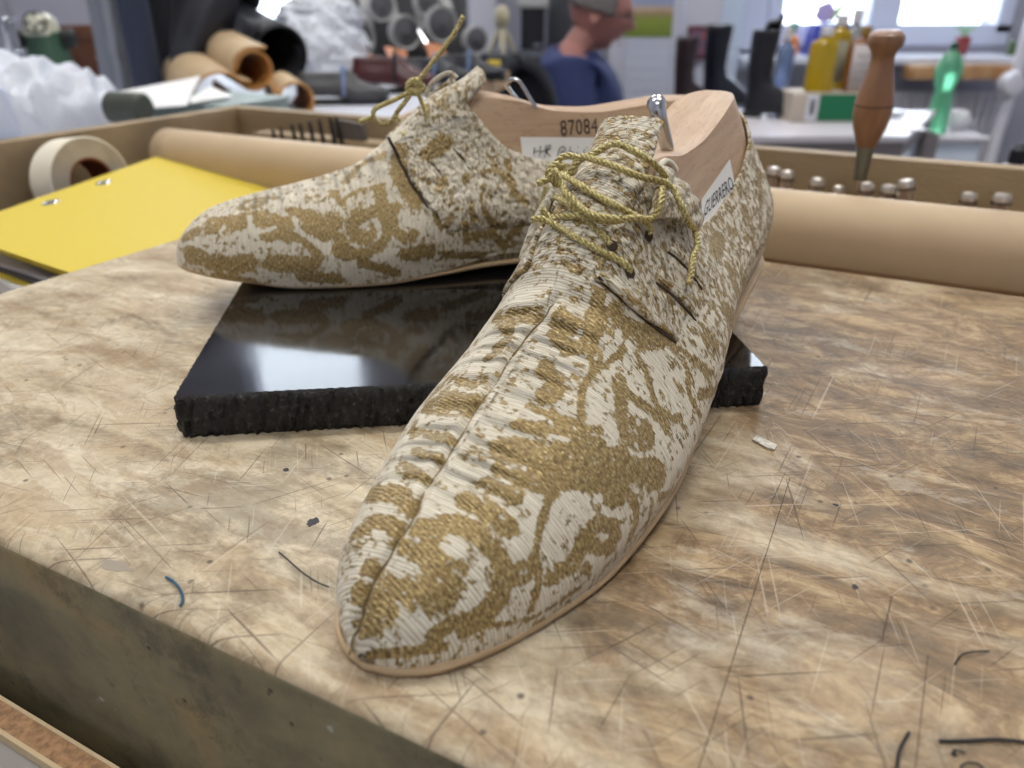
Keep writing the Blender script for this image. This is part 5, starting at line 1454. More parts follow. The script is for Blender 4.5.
# pipe with valve at the right
pp = thing('heating_pipe', 'white heating pipe with round valve at right beside the windows', 'pipe', (px_x(1017, 60, 4.2), 4.2, 0))
mb = MB(); mb.tube([Vector((.03, 0, ZC)), Vector((.02, 0, -.1)), Vector((-.0, 0, -.5)), Vector((0, 0, ZF))], .03, 14); mb.build('tube', M_RAD, pp)
mb = MB(); mb.lathe([(.02, -.05), (.05, -.045), (.062, 0), (.05, .045), (.02, .05)], 20, Matrix.Translation((-.02, -.03, aty(1015, 83, 4.2).z)) @ Matrix.Rotation(PI/2, 4, 'X')); mb.build('valve', M_RAD, pp)
# added ceiling fixtures, out of view, put in to brighten the room
M_LAMP = mat('added_lamp_diffuser', (255, 250, 240), .5, emit=6)
lamps = [(-1.2, 1.0), (.9, 1.0), (-1.2, 3.2), (.9, 3.2), (-.2, -1.0)]
for k, (x, y) in enumerate(lamps):
    t = thing('added_ceiling_lamp', 'long white ceiling lamp with glowing diffuser', 'lamp', (x, y, ZC-.06), 0, 'ceiling lamps')
    mb = MB(); mb.box(-.62, .62, -.10, .10, 0, .06, .005); mb.build('housing', M_RAD, t)
    mb = MB(); mb.box(-.60, .60, -.085, .085, -.02, -.001, .004); mb.build('diffuser', M_LAMP, t)
    la = bpy.data.lights.new('added_fill_light', 'AREA'); la.shape = 'RECTANGLE'; la.size = 1.2; la.size_y = .17; la.energy = FILL_LAMP_E; la.color = (1, .985, .96)
    lo = bpy.data.objects.new('added_fill_light', la); COL.objects.link(lo); lo.parent = t; lo.location = (0, 0, -.03)
# window light: sky portals in the openings
w = bpy.data.worlds.new('sky'); SC.world = w; w.use_nodes = True
bgn = w.node_tree.nodes['Background']; bgn.inputs[0].default_value = (.80, .89, 1, 1); bgn.inputs[1].default_value = SKY_E
for (a, b, z0, z1) in cuts:
    la = bpy.data.lights.new('window_portal', 'AREA'); la.shape = 'RECTANGLE'; la.size = b-a; la.size_y = z1-z0; la.cycles.is_portal = True
    lo = bpy.data.objects.new('window_portal', la); COL.objects.link(lo); lo.location = ((a+b)/2, Y1_+.12, (z0+z1)/2); lo.rotation_euler = (-PI/2, 0, 0)
SC.view_settings.exposure = EXPO

# ------------------------------------------------------------ right side: table, boxes, bottles
zt2 = -.10
t2 = thing('work_table', 'grey white topped table under the window carrying bottles and a green box', 'table', (0, 0, 0))
pa, pb, pc, pd = onz(752, 137, zt2), onz(908, 136, zt2), onz(922, 113, zt2), onz(770, 110, zt2)
M_TT = mat('grey_white_laminate', (206, 202, 208), .35); M_TU = mat('grey_metal_edge', (126, 120, 122), .5)
P4_ = [(pa.x-.05, pa.y), (pb.x, pb.y), (pc.x+.06, pc.y+.05), (pd.x-.1, pc.y+.05)]
mb = MB(); mb.prism(P4_, zt2-.012, zt2); mb.build('table_top', M_TT, t2, False)
mb = MB(); mb.prism([(x*.995, y*1.003) for x, y in P4_], zt2-.045, zt2-.0125); mb.build('apron', M_TU, t2, False)
for x, y in P4_:
    sx = .03 if x < .8 else -.03; mb = MB(); mb.box(x+sx-.018, x+sx+.018, y+(.03 if y < 1.8 else -.05)-.018, y+(.03 if y < 1.8 else -.05)+.018, ZF, zt2-.045, .002); mb.build('leg', M_TU, t2)
# items below the table edge
M_RED = mat('red_plastic', (150, 60, 70), .5)
p = aty(824, 146, 1.78); t = thing('storage_crate', 'dull red crate under the grey white table', 'crate', (p.x, p.y, p.z-.16))
mb = MB(); mb.box(-.075, .075, -.05, .05, 0, .165, .006); mb.build('crate_body', M_RED, t); mb = MB(); mb.box(-.080, .080, -.055, .055, .165, .176, .004); mb.build('rim', M_RED, t)
p = onz(826, 153, -.30); st_ = thing('low_shelf', 'low grey shelf standing under the grey white table', 'shelf', (aty(840, 146, 1.78).x, 1.80, 0))
zsh = aty(824, 146, 1.78).z-.16
mb = MB(); mb.box(-.30, .26, -.10, .20, zsh-.02, zsh, .002); mb.build('shelf_top', M_TU, st_)
for sx in (-.28, .24): mb = MB(); mb.box(sx-.015, sx+.015, -.08, .18, ZF, zsh-.02, .002); mb.build('side_panel', M_TU, st_)
# green box
p0 = aty(792, 112, 1.86); p1 = aty(792, 92, 1.86)
k2 = 1.86*cT/FPX
hB = .062
gb = thing('carton', 'long carton with green panel and barcode label carrying the bottles', 'carton', (aty(835, 112, 1.84).x, 1.88, zt2), .04)
mb = MB(); mb.box(-.105, .120, -.05, .055, 0, hB, .0015); mb.build('carton_body', mat('beige_carton', (188, 176, 160), .6), gb)
mb = MB(); mb.box(-.045, .112, -.0512, -.0503, .003, hB-.003); mb.build('green_panel', mat('green_print', (20, 112, 74), .5), gb, False)
mb = MB(); mb.box(-.074, -.048, -.0514, -.0503, .003, hB-.003); wl = mb.build('barcode_label', mat('white_label', (214, 214, 222), .5), gb, False)
mb = MB()
for i in range(7): mb.box(-.066+i*.0016, -.066+i*.0016+(.0006+.0004*(i % 3)), -.0519, -.0514, .016, .048)
mb.build('bars', M_INKP, wl, False)
# bottles on the carton
M_YOIL = mat('yellow_oil', (196, 164, 30), .08, trans=.35); M_CLB = mat('clear_bottle_plastic', (228, 230, 232), .1, trans=.85)
M_AMB = mat('amber_plastic', (156, 92, 28), .12, trans=.45); M_GRLB = mat('grey_printed_label', (186, 178, 176), .6); M_OLIB = mat('olive_label', (140, 138, 118), .6)
def bottle(name, u, Y, zb, wpx, hpx, m, label, depth=.6, shoulder=.80, neck=.28, lab=None, cap=None, lm=None, yel=None):
    k = Y*cT/FPX; c = aty(u, 100, Y); t = thing(name, label, 'bottle', (c.x, Y, zb)); w = wpx*k/2; h = hpx*k
    D = Matrix.Diagonal((1, depth, 1, 1))
    mb = MB(); mb.lathe([(w*.9, 0), (w, h*.02), (w, h*(shoulder-.06)), (w*.93, h*shoulder), (w*.6, h*(shoulder+.06)), (w*neck, h*(shoulder+.09)), (w*neck, h)], 32, D); mb.build('bottle_body', m, t)
    mb = MB(); mb.lathe([(w*neck*1.25, h*.92), (w*neck*1.3, h*.93), (w*neck*1.25, h*1.06), (w*neck*.5, h*1.07)], 20, D); mb.build('cap', cap or M_RAD, t)
    if lab:
        a0, a1, z0, z1 = lab; mb = MB(); mb.grid(lambda i, j: (w*1.012*math.cos(a0+(a1-a0)*i), w*depth*1.03*math.sin(a0+(a1-a0)*i), h*(z0+(z1-z0)*j)), 16, 2); lo = mb.build('label', lm or M_GRLB, t, auto=None)
        s = lo.modifiers.new('s', 'SOLIDIFY'); s.thickness = .0005
        mb = MB()
        for q in range(4):
            zz = h*(z0+(z1-z0)*(.25+.17*q)); P = [Vector((w*1.03*math.cos(a), w*depth*1.06*math.sin(a), zz)) for a in np.linspace(a0+.35, a1-.35-.2*(q % 2), 8)]
            mb.tube(P, .0007, 4)
        mb.build('printed_line', M_INKP, lo)
    return t
zB = zt2+hB
bottle('oil_bottle', 816, 1.86, zB, 30, 58, M_YOIL, 'clear bottle of yellow oil, front left on the carton', lab=(-.6, .1, .05, .75), lm=M_OLIB, neck=.35)
bottle('oil_bottle', 829, 1.92, zB, 26, 66, M_YOIL, 'second yellow bottle with white cap just behind the front one', lab=(-1.9, -1.0, .1, .7), lm=M_OLIB, neck=.4)
bottle('amber_bottle', 854, 1.87, zB, 30, 58, M_AMB, 'amber bottle with grey text label beside the awl handle', lab=(-2.5, -.65, .02, .78), neck=.3, cap=mat('brown_cap', (150, 120, 60), .5))
bottle('clear_bottle', 843, 2.02, zt2, 24, 92, M_CLB, 'tall clear empty bottle behind the yellow and amber bottles', neck=.35)
bottle('clear_bottle', 779, 1.98, zt2, 18, 78, mat('blue_clear_plastic', (170, 196, 240), .1, trans=.8), 'clear bluish bottle right beside the black boot', neck=.35)
# black ankle boot (wellington) on a stand
def boot(name, base, k, m, label, ang=0.0, lace=None, grp=None):
    t = thing(name, label, 'boot', base, ang, grp)
    prof = [(.0, .055, .036, 0), (.02, .060, .038, .002), (.05, .052, .036, -.002), (.09, .040, .033, -.016), (.12, .037, .034, -.022), (.17, .040, .037, -.022), (.22, .043, .040, -.018), (.245, .044, .041, -.016)]
    mb = MB()
    def fn(i, j):
        z = j*.245; th = 2*PI*i
        rx = np.interp(z, [p[0] for p in prof], [p[1] for p in prof]); ry = np.interp(z, [p[0] for p in prof], [p[2] for p in prof]); cx = np.interp(z, [p[0] for p in prof], [p[3] for p in prof])
        foot = max(0, 1-z/.085)**.5 if z < .085 else 0
        x = cx+rx*math.cos(th)*(1+(1.15*foot if math.cos(th) > 0 else 0)); y = ry*math.sin(th)
        return (x*k, y*k, z*k)
    mb.grid(fn, 36, 26, closeu=True); o = mb.build('boot_upper', m, t, auto=None); s = o.modifiers.new('s', 'SOLIDIFY'); s.thickness = .003
    n = 40; pl = []
    for q in range(n):
        th = 2*PI*q/n; pl.append(((.058*math.cos(th)*(2.15 if math.cos(th) > 0 else 1))*k, .040*math.sin(th)*k))
    mb = MB(); mb.prism(pl, -.0, .010*k); mb.build('sole', M_BLKP, t, False)
    mb = MB(); mb.box(-.062*k, -.0*k, -.034*k, .034*k, -.014*k, -.0002, .002); mb.build('heel', M_BLKP, t)
    if lace:
        mb = MB()
        for q in range(5):
            z = (.10+.028*q)*k; xx = .022*k; mb.tube([Vector((xx, -.02*k, z)), Vector((xx+.006*k, 0, z+.010*k)), Vector((xx, .02*k, z))], .0018, 6)
        mb.build('boot_lace', lace, t)
    return t
M_BOOT = mat('black_boot_rubber', (22, 24, 32), .45)
p = aty(762, 128, 1.90); kb = .72
bt = boot('boot', (p.x, 1.92, zt2+.014*kb), kb, M_BOOT, 'black boot standing on the table left of the bottles, its shaft leaning', -.5)
bt.rotation_euler = (0, 0, -.4); 
mb = MB(); mb.tube(cr([(-.015, 0, .17), (-.005, -.01, .19), (.010, .0, .192), (.018, 0, .205), (.012, .01, .185)], 6), .006, 8); mb.build('pull_tab', M_BOOT, bt)
# storage plinth carrying two more boots, beyond the front last
pz = aty(694, 110, 3.15).z; M_PL = mat('white_melamine', (206, 208, 220), .5)
sp_ = thing('boot_shelf', 'white shelf unit holding the dark boots beyond the front shoe', 'shelf', (aty(694, 112, 3.15).x, 3.20, 0))
mb = MB(); mb.box(-.20, .20, -.14, .16, pz-.02, pz, .002); mb.build('shelf_top', M_PL, sp_)
for sx in (-.19, .19): mb = MB(); mb.box(sx-.01, sx+.01, -.13, .15, ZF, pz-.02, .001); mb.build('side_panel', M_PL, sp_)
p = aty(690, 105, 3.15)
boot('boot', (p.x-.02, 3.13, pz+.0145), 1.0, mat('dark_brown_boot', (44, 30, 34), .3), 'dark brown boot, left one of the pair beyond the front last', .4, M_DKG, 'boots on the white shelf')
boot('boot', (p.x+.115, 3.20, pz+.0165), 1.15, mat('shiny_black_boot', (22, 24, 36), .15), 'shiny black laced boot, right one of the pair beyond the front last', .2, M_RAD, 'boots on the white shelf')
# tall white cabinet with poster and framed picture
cab = thing('tall_cabinet', 'tall white cabinet behind the man with a calendar hung on it', 'cabinet', (0, 0, 0))
cx0, cx1 = px_x(609, 60, 3.6), px_x(717, 60, 3.6)
mb = MB(); mb.box(cx0, cx1, 3.6, 4.0, ZF, 1.3, .004); mb.build('carcass', M_PL, cab)
xm = px_x(680, 60, 3.59); mb = MB(); mb.box(xm-.006, xm+.006, 3.592, 3.6, ZF+.05, 1.28, .001); mb.build('door_edge', M_FRAME, cab)
mb = MB(); mb.box(cx0+.02, xm-.01, 3.588, 3.6, ZF+.05, 1.28, .003); mb.build('door', M_PL, cab)
def card(name, u0, v0, u1, v1, Y, m, label, cat, th=.004, parent=None):
    a, b = aty(u0, v1, Y), aty(u1, v0, Y); mb = MB(); mb.box(a.x, b.x, Y, Y+th, a.z, b.z, 0)
    o = mb.build(name, m, parent, False)
    if cat: tag(o, label, cat)
    return o
cal = thing('wall_calendar', 'wall calendar with meadow photograph above a pale grid of days', 'calendar')
card('calendar_sheet', 622, -20, 676, 108, 3.575, mat('calendar_paper', (204, 208, 222), .7), None, None, .004, cal)
N = NT('meadow_print'); tc = N.n('TexCoord').outputs['Object']; sep = N.n('SeparateXYZ'); N.l(tc, sep.inputs[0])
zz0, zz1 = aty(648, 37, 3.573).z, aty(648, 0, 3.573).z
hgt = N.math('DIVIDE', N.math('SUBTRACT', sep.outputs[2], zz0), zz1-zz0)
hn = N.math('ADD', hgt, N.math('MULTIPLY', N.math('SUBTRACT', N.noise(tc, 30, 4), .5), .25))
c = N.ramp(hn, (.0, L((112, 130, 46))), (.5, L((134, 148, 62))), (.62, L((150, 130, 96))), (.75, L((196, 170, 140))), (.9, L((150, 160, 190))))
N.l(c, N.b.inputs['Base Color']); N.b.inputs['Roughness'].default_value = .5
card('meadow_picture', 623, -8, 675, 37, 3.571, N.m, None, None, .002, cal)
mb = MB(); za, zb_ = aty(648, 100, 3.57).z, aty(648, 46, 3.57).z; xa, xb = px_x(626, 60, 3.57), px_x(672, 60, 3.57)
for i in range(8): xx = xa+(xb-xa)*i/7; mb.box(xx-.0008, xx+.0008, 3.573, 3.5748, za, zb_)
for i in range(6): z_ = za+(zb_-za)*i/5; mb.box(xa, xb, 3.573, 3.5748, z_-.0008, z_+.0008)
mb.build('day_grid', mat('pale_grid_ink', (176, 182, 200), .7), cal, False)
fp_ = thing('picture_frame', 'small dark framed picture with red print above the boots', 'picture')
card('frame', 686, 26, 711, 60, 3.57, mat('dark_red_frame', (92, 44, 54), .5), None, None, .02, fp_)
card('print', 689, 31, 708, 55, 3.567, mat('reddish_print', (150, 84, 90), .6, col2=(96, 90, 120), nscale=30), None, None, .003, fp_)
# things on the window sill
def on_sill(u): return px_x(u, 48, 4.40)
t = thing('pineapple_ornament', 'orange pineapple ornament with green leaves on the window sill', 'ornament', (on_sill(790), 4.40, zs))
k = 4.4*cT/FPX
mb = MB(); mb.lathe([(7*k, 0), (8.6*k, 4*k), (8.4*k, 12*k), (6.5*k, 18*k), (3*k, 20*k)], 20); mb.build('fruit', mat('orange_glaze', (232, 140, 50), .4, bump=.4, bscale=60), t)
mb = MB()
for i in range(7):
    a = i*.9; mb.tube([Vector((0, 0, 18*k)), Vector((2*k*math.cos(a), 2*k*math.sin(a), 25*k)), Vector((5*k*math.cos(a)+1*k, 5*k*math.sin(a), (31+i)*k))], [2.2*k, 1.6*k, .2*k], 6)
mb.build('leaf_crown', mat('leaf_green', (60, 150, 96), .6), t)
t = thing('flower_pot', 'square blue pot with lilac flower on the window sill', 'flower pot', (on_sill(826), 4.40, zs))
mb = MB(); mb.add(*(lambda w0, w1, h: ([(-w0, -w0*.7, 0), (w0, -w0*.7, 0), (w0, w0*.7, 0), (-w0, w0*.7, 0), (-w1, -w1*.7, h), (w1, -w1*.7, h), (w1, w1*.7, h), (-w1, w1*.7, h)], [(3,2,1,0),(0,1,5,4),(1,2,6,5),(2,3,7,6),(3,0,4,7),(4,5,6,7)]))(20*k, 17*k, 30*k)); mb.build('pot', mat('blue_pot_glaze', (72, 84, 190), .4), t, False)
mb = MB()
for i in range(26):
    a = i*2.4; r = 9*k*math.sqrt(i/26); c = Vector((-9*k+r*math.cos(a), -.03, 40*k+r*math.sin(a)))
    mb.lathe([(.1*k, -2*k), (2.4*k, -.6*k), (2.8*k, .8*k), (.2*k, 1.6*k)], 8, Matrix.Translation(c) @ Matrix.Rotation(PI/2, 4, 'X'))
mb.build('flower_head', mat('lilac_petal', (196, 182, 232), .6), t)
mb = MB(); mb.tube([Vector((0, 0, 28*k)), Vector((4*k, 0, 38*k)), Vector((6*k, 0, 52*k))], 1.6*k, 6); mb.tube([Vector((4*k, 0, 38*k)), Vector((12*k, 0, 46*k)), Vector((9*k, 0, 54*k))], [1.4*k, 3*k, .3*k], 6); mb.build('stem', mat('lime_green_stem', (160, 196, 60), .6), t)
t = thing('plant_pot', 'red pot with sparse green plant on the right window sill', 'plant', (px_x(960, 54, 4.40), 4.40, zs))
mb = MB(); mb.lathe([(5*k, 0), (7*k, 12*k), (7.4*k, 18*k), (6.6*k, 18*k)], 20); mb.build('pot', mat('red_brown_pot', (150, 62, 66), .5), t)
mb = MB()
for i in range(9):
    a = i*1.1; q = 10+6*(i % 3); mb.tube([Vector((0, 0, 16*k)), Vector((4*k*math.cos(a), 4*k*math.sin(a), 24*k)), Vector((q*k*math.cos(a), q*k*math.sin(a)*.4, (30+2*(i % 4))*k))], [1*k, .8*k, .2*k], 5)
mb.build('foliage', mat('pale_leaf_green', (150, 196, 150), .6), t)
t = thing('cactus', 'small dark green cactus in the corner of the right window sill', 'plant', (px_x(1011, 52, 4.42), 4.42, zs))
mb = MB(); mb.lathe([(3.5*k, 0), (3.8*k, 4*k), (3.4*k, 12*k), (.3*k, 15*k)], 14); mb.build('stem', mat('cactus_green', (86, 110, 70), .7), t)
# stool / white box with green bottle
wb_ = thing('white_cabinet', 'low white cabinet below the radiator carrying the green bottle', 'cabinet', (0, 0, 0))
zc1 = -.17; c0_, c1_ = onz(914, 137, zc1), onz(966, 133, zc1)
mb = MB(); mb.box(c0_.x, c1_.x+.01, c0_.y, c0_.y+.22, ZF, zc1-.012, .003); mb.build('carcass', mat('bluish_white_laminate', (214, 226, 240), .4), wb_)
mb = MB(); mb.box(c0_.x-.012, c1_.x+.03, c0_.y-.01, c0_.y+.25, zc1-.012, zc1, .002); mb.build('top', M_TT, wb_)
k = (c0_.y+.08)*cT/FPX*1.04
gbt = thing('green_bottle', 'waisted translucent green plastic bottle on the low white cabinet', 'bottle', (aty(935, 130, c0_.y+.07).x, c0_.y+.07, zc1))
mb = MB(); mb.lathe([(9*k, 0), (10.5*k, 2*k), (10.5*k, 22*k), (9.3*k, 26*k), (9.6*k, 34*k), (8.2*k, 40*k), (9.8*k, 46*k), (12.6*k, 56*k), (12.4*k, 64*k), (8*k, 74*k), (3.4*k, 78*k), (3.2*k, 82*k)], 32); mb.build('bottle_body', mat('green_plastic', (130, 222, 172), .32, trans=.75), gbt)
mb = MB(); mb.lathe([(3.9*k, 79*k), (3.9*k, 84*k), (3*k, 85*k)], 16); mb.build('cap', mat('dark_green_cap', (26, 84, 60), .5), gbt)
b = aty(958, 122, c0_.y+.12); blob('paper_towel', (b.x, b.y, zc1+.026), .034, .03, .028, M_RAD, None, 12, .3, 9, -.85); tag(bpy.data.objects['paper_towel'], 'crumpled white paper towel right of the green bottle', 'paper towel')
M_OPAL = mat('pinkish_card', (220, 190, 184), .6)
for (u, v, w_, m_, l_, c_) in ((875, 150, .03, mat('cream_cloth', (214, 204, 190), .9), 'crumpled cream cloth under the table edge right of the awl', 'cloth'),):
    b = aty(u, v, 1.80); o = blob('cloth', (b.x+.02, b.y-.05, zsh+.03), .04, .03, .036, m_, None, 3, .35, 9, -.8); tag(o, l_, c_)
pk_ = onz(893, 126, zt2); o = MB().box(-.055, .045, -.07, .09, 0, .0025, 0).build('paper_stack', M_RAD, None, False); o.location = (pk_.x, pk_.y, zt2+.0002); tag(o, 'bright white papers lying at the right end of the table', 'paper')
pk_ = onz(897, 119, zt2); mb = MB(); mb.lathe([(.020, 0), (.024, .004), (.024, .012), (.02, .013)], 20, Matrix.Translation((pk_.x+.005, pk_.y+.03, zt2+.003))); tag(mb.build('small_dish', mat('pale_dish', (220, 226, 232), .3)), 'shallow pale dish on the white papers', 'dish')
# black capped jar at the far right
b = aty(1016, 166, 1.05); k = 1.05*cT/FPX
sh_ = thing('side_stand', 'narrow grey stand beyond the rail at far right', 'stand', (b.x, b.y+.02, 0))
mb = MB(); mb.box(-.05, .12, -.05, .10, b.z-.05, b.z-.035, .002); mb.build('stand_top', M_TT, sh_); mb = MB(); mb.box(-.03, .10, -.03, .08, ZF, b.z-.05, .002); mb.build('column', M_TU, sh_)
t = thing('spray_can', 'white can with black cap at far right beyond the rail', 'can', (b.x, b.y, b.z-.035))
mb = MB(); mb.lathe([(13*k, 0), (14*k, .002), (14*k, .035), (9*k, .038)], 24); mb.build('can_body', M_RAD, t)
mb = MB(); mb.lathe([(9.5*k, .0375), (9.5*k, .056), (8*k, .058), (5*k, .064), (1*k, .064)], 24); mb.build('cap', M_BOOT, t)
# round wooden mallet end behind the front last
b = aty(758, 103, .80)
# ------------------------------------------------------------ middle: machines, monitor, chair, stand
M_MCH = mat('machine_grey', (104, 104, 106), .4, metal=.3, noise=.1, nscale=6); M_MLT = mat('machine_light_panel', (186, 186, 184), .4); M_MDK = mat('machine_dark', (44, 44, 48), .5)
fm = thing('finishing_machine', 'grey shoe finishing machine with round brush wheels behind the small shoes', 'machine', (0, 0, 0))
Ym = 2.60; km = Ym*cT/FPX
a, b = aty(345, 66, Ym), aty(478, 60, Ym)
mb = MB(); mb.box(a.x, b.x, Ym, Ym+.4, ZF, a.z+.02, .01); mb.build('machine_base', M_MDK, fm)
mb = MB(); mb.box(a.x+.02, b.x-.05, Ym+.12, Ym+.38, a.z+.02, .75, .01); mb.build('machine_column', M_MCH, fm)
for (u, v, r, yy) in ((352, 38, 21, 0), (402, 32, 16, .0), (438, 24, 17, .0), (472, 40, 13, .02), (378, 6, 14, .0), (424, 2, 13, .0)):
    c = aty(u, v, Ym+yy); Mx = Matrix.Translation(c) @ Matrix.Rotation(.5, 4, 'Z') @ Matrix.Rotation(PI/2, 4, 'X')
    mb = MB(); mb.lathe([(2*km, -.07), (2*km, .0), (r*.8*km, .002), (r*km, .006), (r*km, .03), (r*.8*km, .034), (2.5*km, .036), (2.5*km, .05), (.2*km, .05)], 30, Mx); w1_ = mb.build('brush_wheel', M_MCH, fm)
    mb = MB(); mb.lathe([(r*.86*km, .0335), (r*.98*km, .037), (r*1.02*km, .03), (r*1.02*km, .006)], 30, Mx, cap=False); mb.build('wheel_rim', M_MLT, w1_)
for (u, v, du, dv) in ((366, 14, 8, 22), (392, 8, 7, 18), (421, 22, 7, 18), (448, 10, 8, 20), (350, 10, 5, 26)):
    c0_, c1_ = aty(u-du*.6, v-dv, Ym+.03), aty(u+du*.6, v+dv*.6, Ym+.0)
    mb = MB(); mb.tube([c0_, c0_.lerp(c1_, .5), c1_], [5*km, 6*km, 4*km], 4); mb.build('guard_plate', M_MLT, fm, False)
for (u0, v0, u1, v1) in ((418, 30, 428, 46), (362, 30, 372, 48)):
    mb = MB(); mb.tube([aty(u0, v0, Ym-.02), aty(u1, v1, Ym-.04)], 1.4*km, 8); mb.build('lever', M_CHROME, fm)
# dark block and speaker-like monitor
mo = thing('monitor_cabinet', 'tall black cabinet left of the seated man', 'cabinet', (0, 0, 0))
a, b = aty(521, 60, 3.5), aty(545, 8, 3.5)
mb = MB(); mb.box(a.x, b.x, 3.5, 3.8, ZF, b.z, .006); mb.build('carcass', mat('black_lacquer', (14, 16, 26), .3), mo)
mb = MB(); mb.box(a.x-.015, b.x+.015, 3.48, 3.82, b.z, b.z+.03, .006); mb.build('top_board', M_MLT, mo)
mb = MB(); mb.box(a.x+.05, a.x+.09, 3.485, 3.5, aty(534, 45, 3.5).z-.01, aty(534, 45, 3.5).z+.004, .002); mb.build('handle', M_CHROME, mo)
wc_ = thing('white_cabinet', 'white cupboard column between finishing machine and black cabinet', 'cabinet', (0, 0, 0))
a, b = aty(470, 60, 3.9), aty(497, 40, 3.9)
mb = MB(); mb.box(a.x, b.x, 3.9, 4.3, ZF, 1.2, .005); mb.build('carcass', M_PL, wc_)
mb = MB(); mb.box(a.x+.006, b.x-.006, 3.888, 3.9, ZF+.05, 1.19, .003); mb.build('door', M_PL, wc_)
gs_ = thing('grey_curtain', 'striped pale grey curtain hanging behind the seated man', 'curtain')
a, b = aty(552, 60, 3.7), aty(576, 60, 3.7)
mb = MB(); mb.grid(lambda i, j: (a.x-.02+(b.x-a.x+.06)*i, 3.72+.018*math.sin(i*38), ZF+.3+(ZC-ZF-.35)*j), 90, 3); o = mb.build('curtain_cloth', mat('grey_curtain_cloth', (158, 160, 168), .9), gs_, auto=None); s = o.modifiers.new('s', 'SOLIDIFY'); s.thickness = .003
mb = MB(); mb.tube([Vector((a.x-.05, 3.72, ZC-.05)), Vector((b.x+.08, 3.72, ZC-.05))], .01, 8); mb.build('rail', M_CHROME, gs_)
# cream tripod lamp-like stand with splayed legs
dk = thing('dark_worktop', 'dark worktop between the finishing machine and the man', 'table', (0, 0, 0))
a, b = aty(482, 55, 3.1), aty(548, 55, 3.1)
mb = MB(); mb.box(a.x, b.x+.0, 3.02, 3.44, a.z-.03, a.z, .004); mb.build('table_top', mat('dark_worktop_laminate', (52, 56, 64), .5), dk)
for x in (a.x+.04, b.x-.05):
    for y in (3.06, 3.40): mb = MB(); mb.box(x-.02, x+.02, y-.02, y+.02, ZF, a.z-.03, .002); mb.build('leg', M_MDK, dk)
zd = a.z; c = aty(502, 46, 3.12)
lp = thing('small_tripod', 'cream tripod stand with round head on the dark worktop', 'stand', (c.x, 3.12, zd)); k = 3.12*cT/FPX
M_CRM = mat('cream_lacquer', (206, 196, 164), .4)
for i in range(3):
    a_ = i*2.094+.6; mb = MB(); mb.tube([Vector((0, 0, 26*k)), Vector((7*k*math.cos(a_), 7*k*math.sin(a_), 16*k)), Vector((15*k*math.cos(a_), 15*k*math.sin(a_), .006))], [2.6*k, 2.8*k, 2*k], 8); mb.build('leg', M_CRM, lp)
mb = MB(); mb.lathe([(2*k, 22*k), (5*k, 26*k), (7.5*k, 33*k), (7*k, 40*k), (4*k, 45*k), (.3*k, 46*k)], 20); mb.build('head', M_CRM, lp)
# ------------------------------------------------------------ seated man
M_SKIN = mat('man_skin', (168, 116, 106), .55); M_SHIRT = mat('blue_shirt_cloth', (40, 52, 96), .8, bump=.4, bscale=24); M_HAIR = mat('grey_brown_hair', (112, 106, 104), .8, bump=.5, bscale=300)
M_TROU = mat('dark_trousers', (40, 42, 52), .85); M_CHAIR = mat('black_chair_cloth', (22, 24, 34), .8)
Ym_ = 2.70
def mp(u, v, y=Ym_): return aty(u, v, y)
man = thing('person', 'seated man in blue polo shirt and glasses looking down to the right', 'person')
def skin(name, pts, edges, radii, m, parent, sub=2, root=0):
    me = bpy.data.meshes.new(name); me.from_pydata([tuple(p) for p in pts], edges, []); me.materials.append(m)
    o = bpy.data.objects.new(name, me); COL.objects.link(o); o.parent = parent
    sk = o.modifiers.new('skin', 'SKIN'); sk.use_smooth_shade = True
    for i, r in enumerate(radii):
        rr = r if isinstance(r, tuple) else (r, r); me.skin_vertices[0].data[i].radius = rr
    for i in range(len(pts)): me.skin_vertices[0].data[i].use_root = (i == root)
    sb = o.modifiers.new('sub', 'SUBSURF'); sb.levels = sub; sb.render_levels = sub
    return o
hip = Vector((mp(560, 130).x, Ym_+.02, -.42))
neck = mp(577, 52); headc = mp(600, 10); chest = Vector((mp(577, 100).x, Ym_, mp(577, 100).z-.02))
sh0 = mp(568, 66)
Fd = Vector((1, -.12, 0)).normalized(); Sd = Vector((-.12, -1, 0)).normalized()*1  # facing right; his right side faces the viewer
kneeR, kneeL = hip+Fd*.42-Vector((0,0,-.02))+Sd*.12, hip+Fd*.42+Sd*-.14
ankR, ankL = kneeR+Vector((.02, 0, -.42)), kneeL+Vector((-.02, 0, -.42))
pts = [hip, hip.lerp(chest, .5), chest, sh0+Vector((0, 0, .0)), neck+Vector((.0, 0, .01)), headc+Vector((-.015, 0, -.035)),
       sh0+Sd*.15+Vector((0, 0, -.02)), sh0+Sd*.19+Fd*.06+Vector((0, 0, -.28)), sh0+Sd*.10+Fd*.29+Vector((0, 0, -.33)), 
       sh0-Sd*.15+Vector((0, 0, -.02)), sh0-Sd*.20+Fd*.08+Vector((0, 0, -.28)), sh0-Sd*.08+Fd*.30+Vector((0, 0, -.32)),
       hip+Sd*.10, kneeR, ankR, ankR+Fd*.14+Vector((0,0,-.03)), hip-Sd*.10, kneeL, ankL, ankL+Fd*.14+Vector((0,0,-.03))]
E_ = [(0,1),(1,2),(2,3),(3,4),(4,5),(3,6),(6,7),(7,8),(3,9),(9,10),(10,11),(0,12),(12,13),(13,14),(14,15),(0,16),(16,17),(17,18),(18,19)]
R_m = [.12,.115,.12,.07,.052,.058,.05,.040,.026,.05,.040,.026,.085,.062,.040,.035,.085,.062,.040,.035]
body = skin('body', pts, E_, R_m, M_SKIN, man)
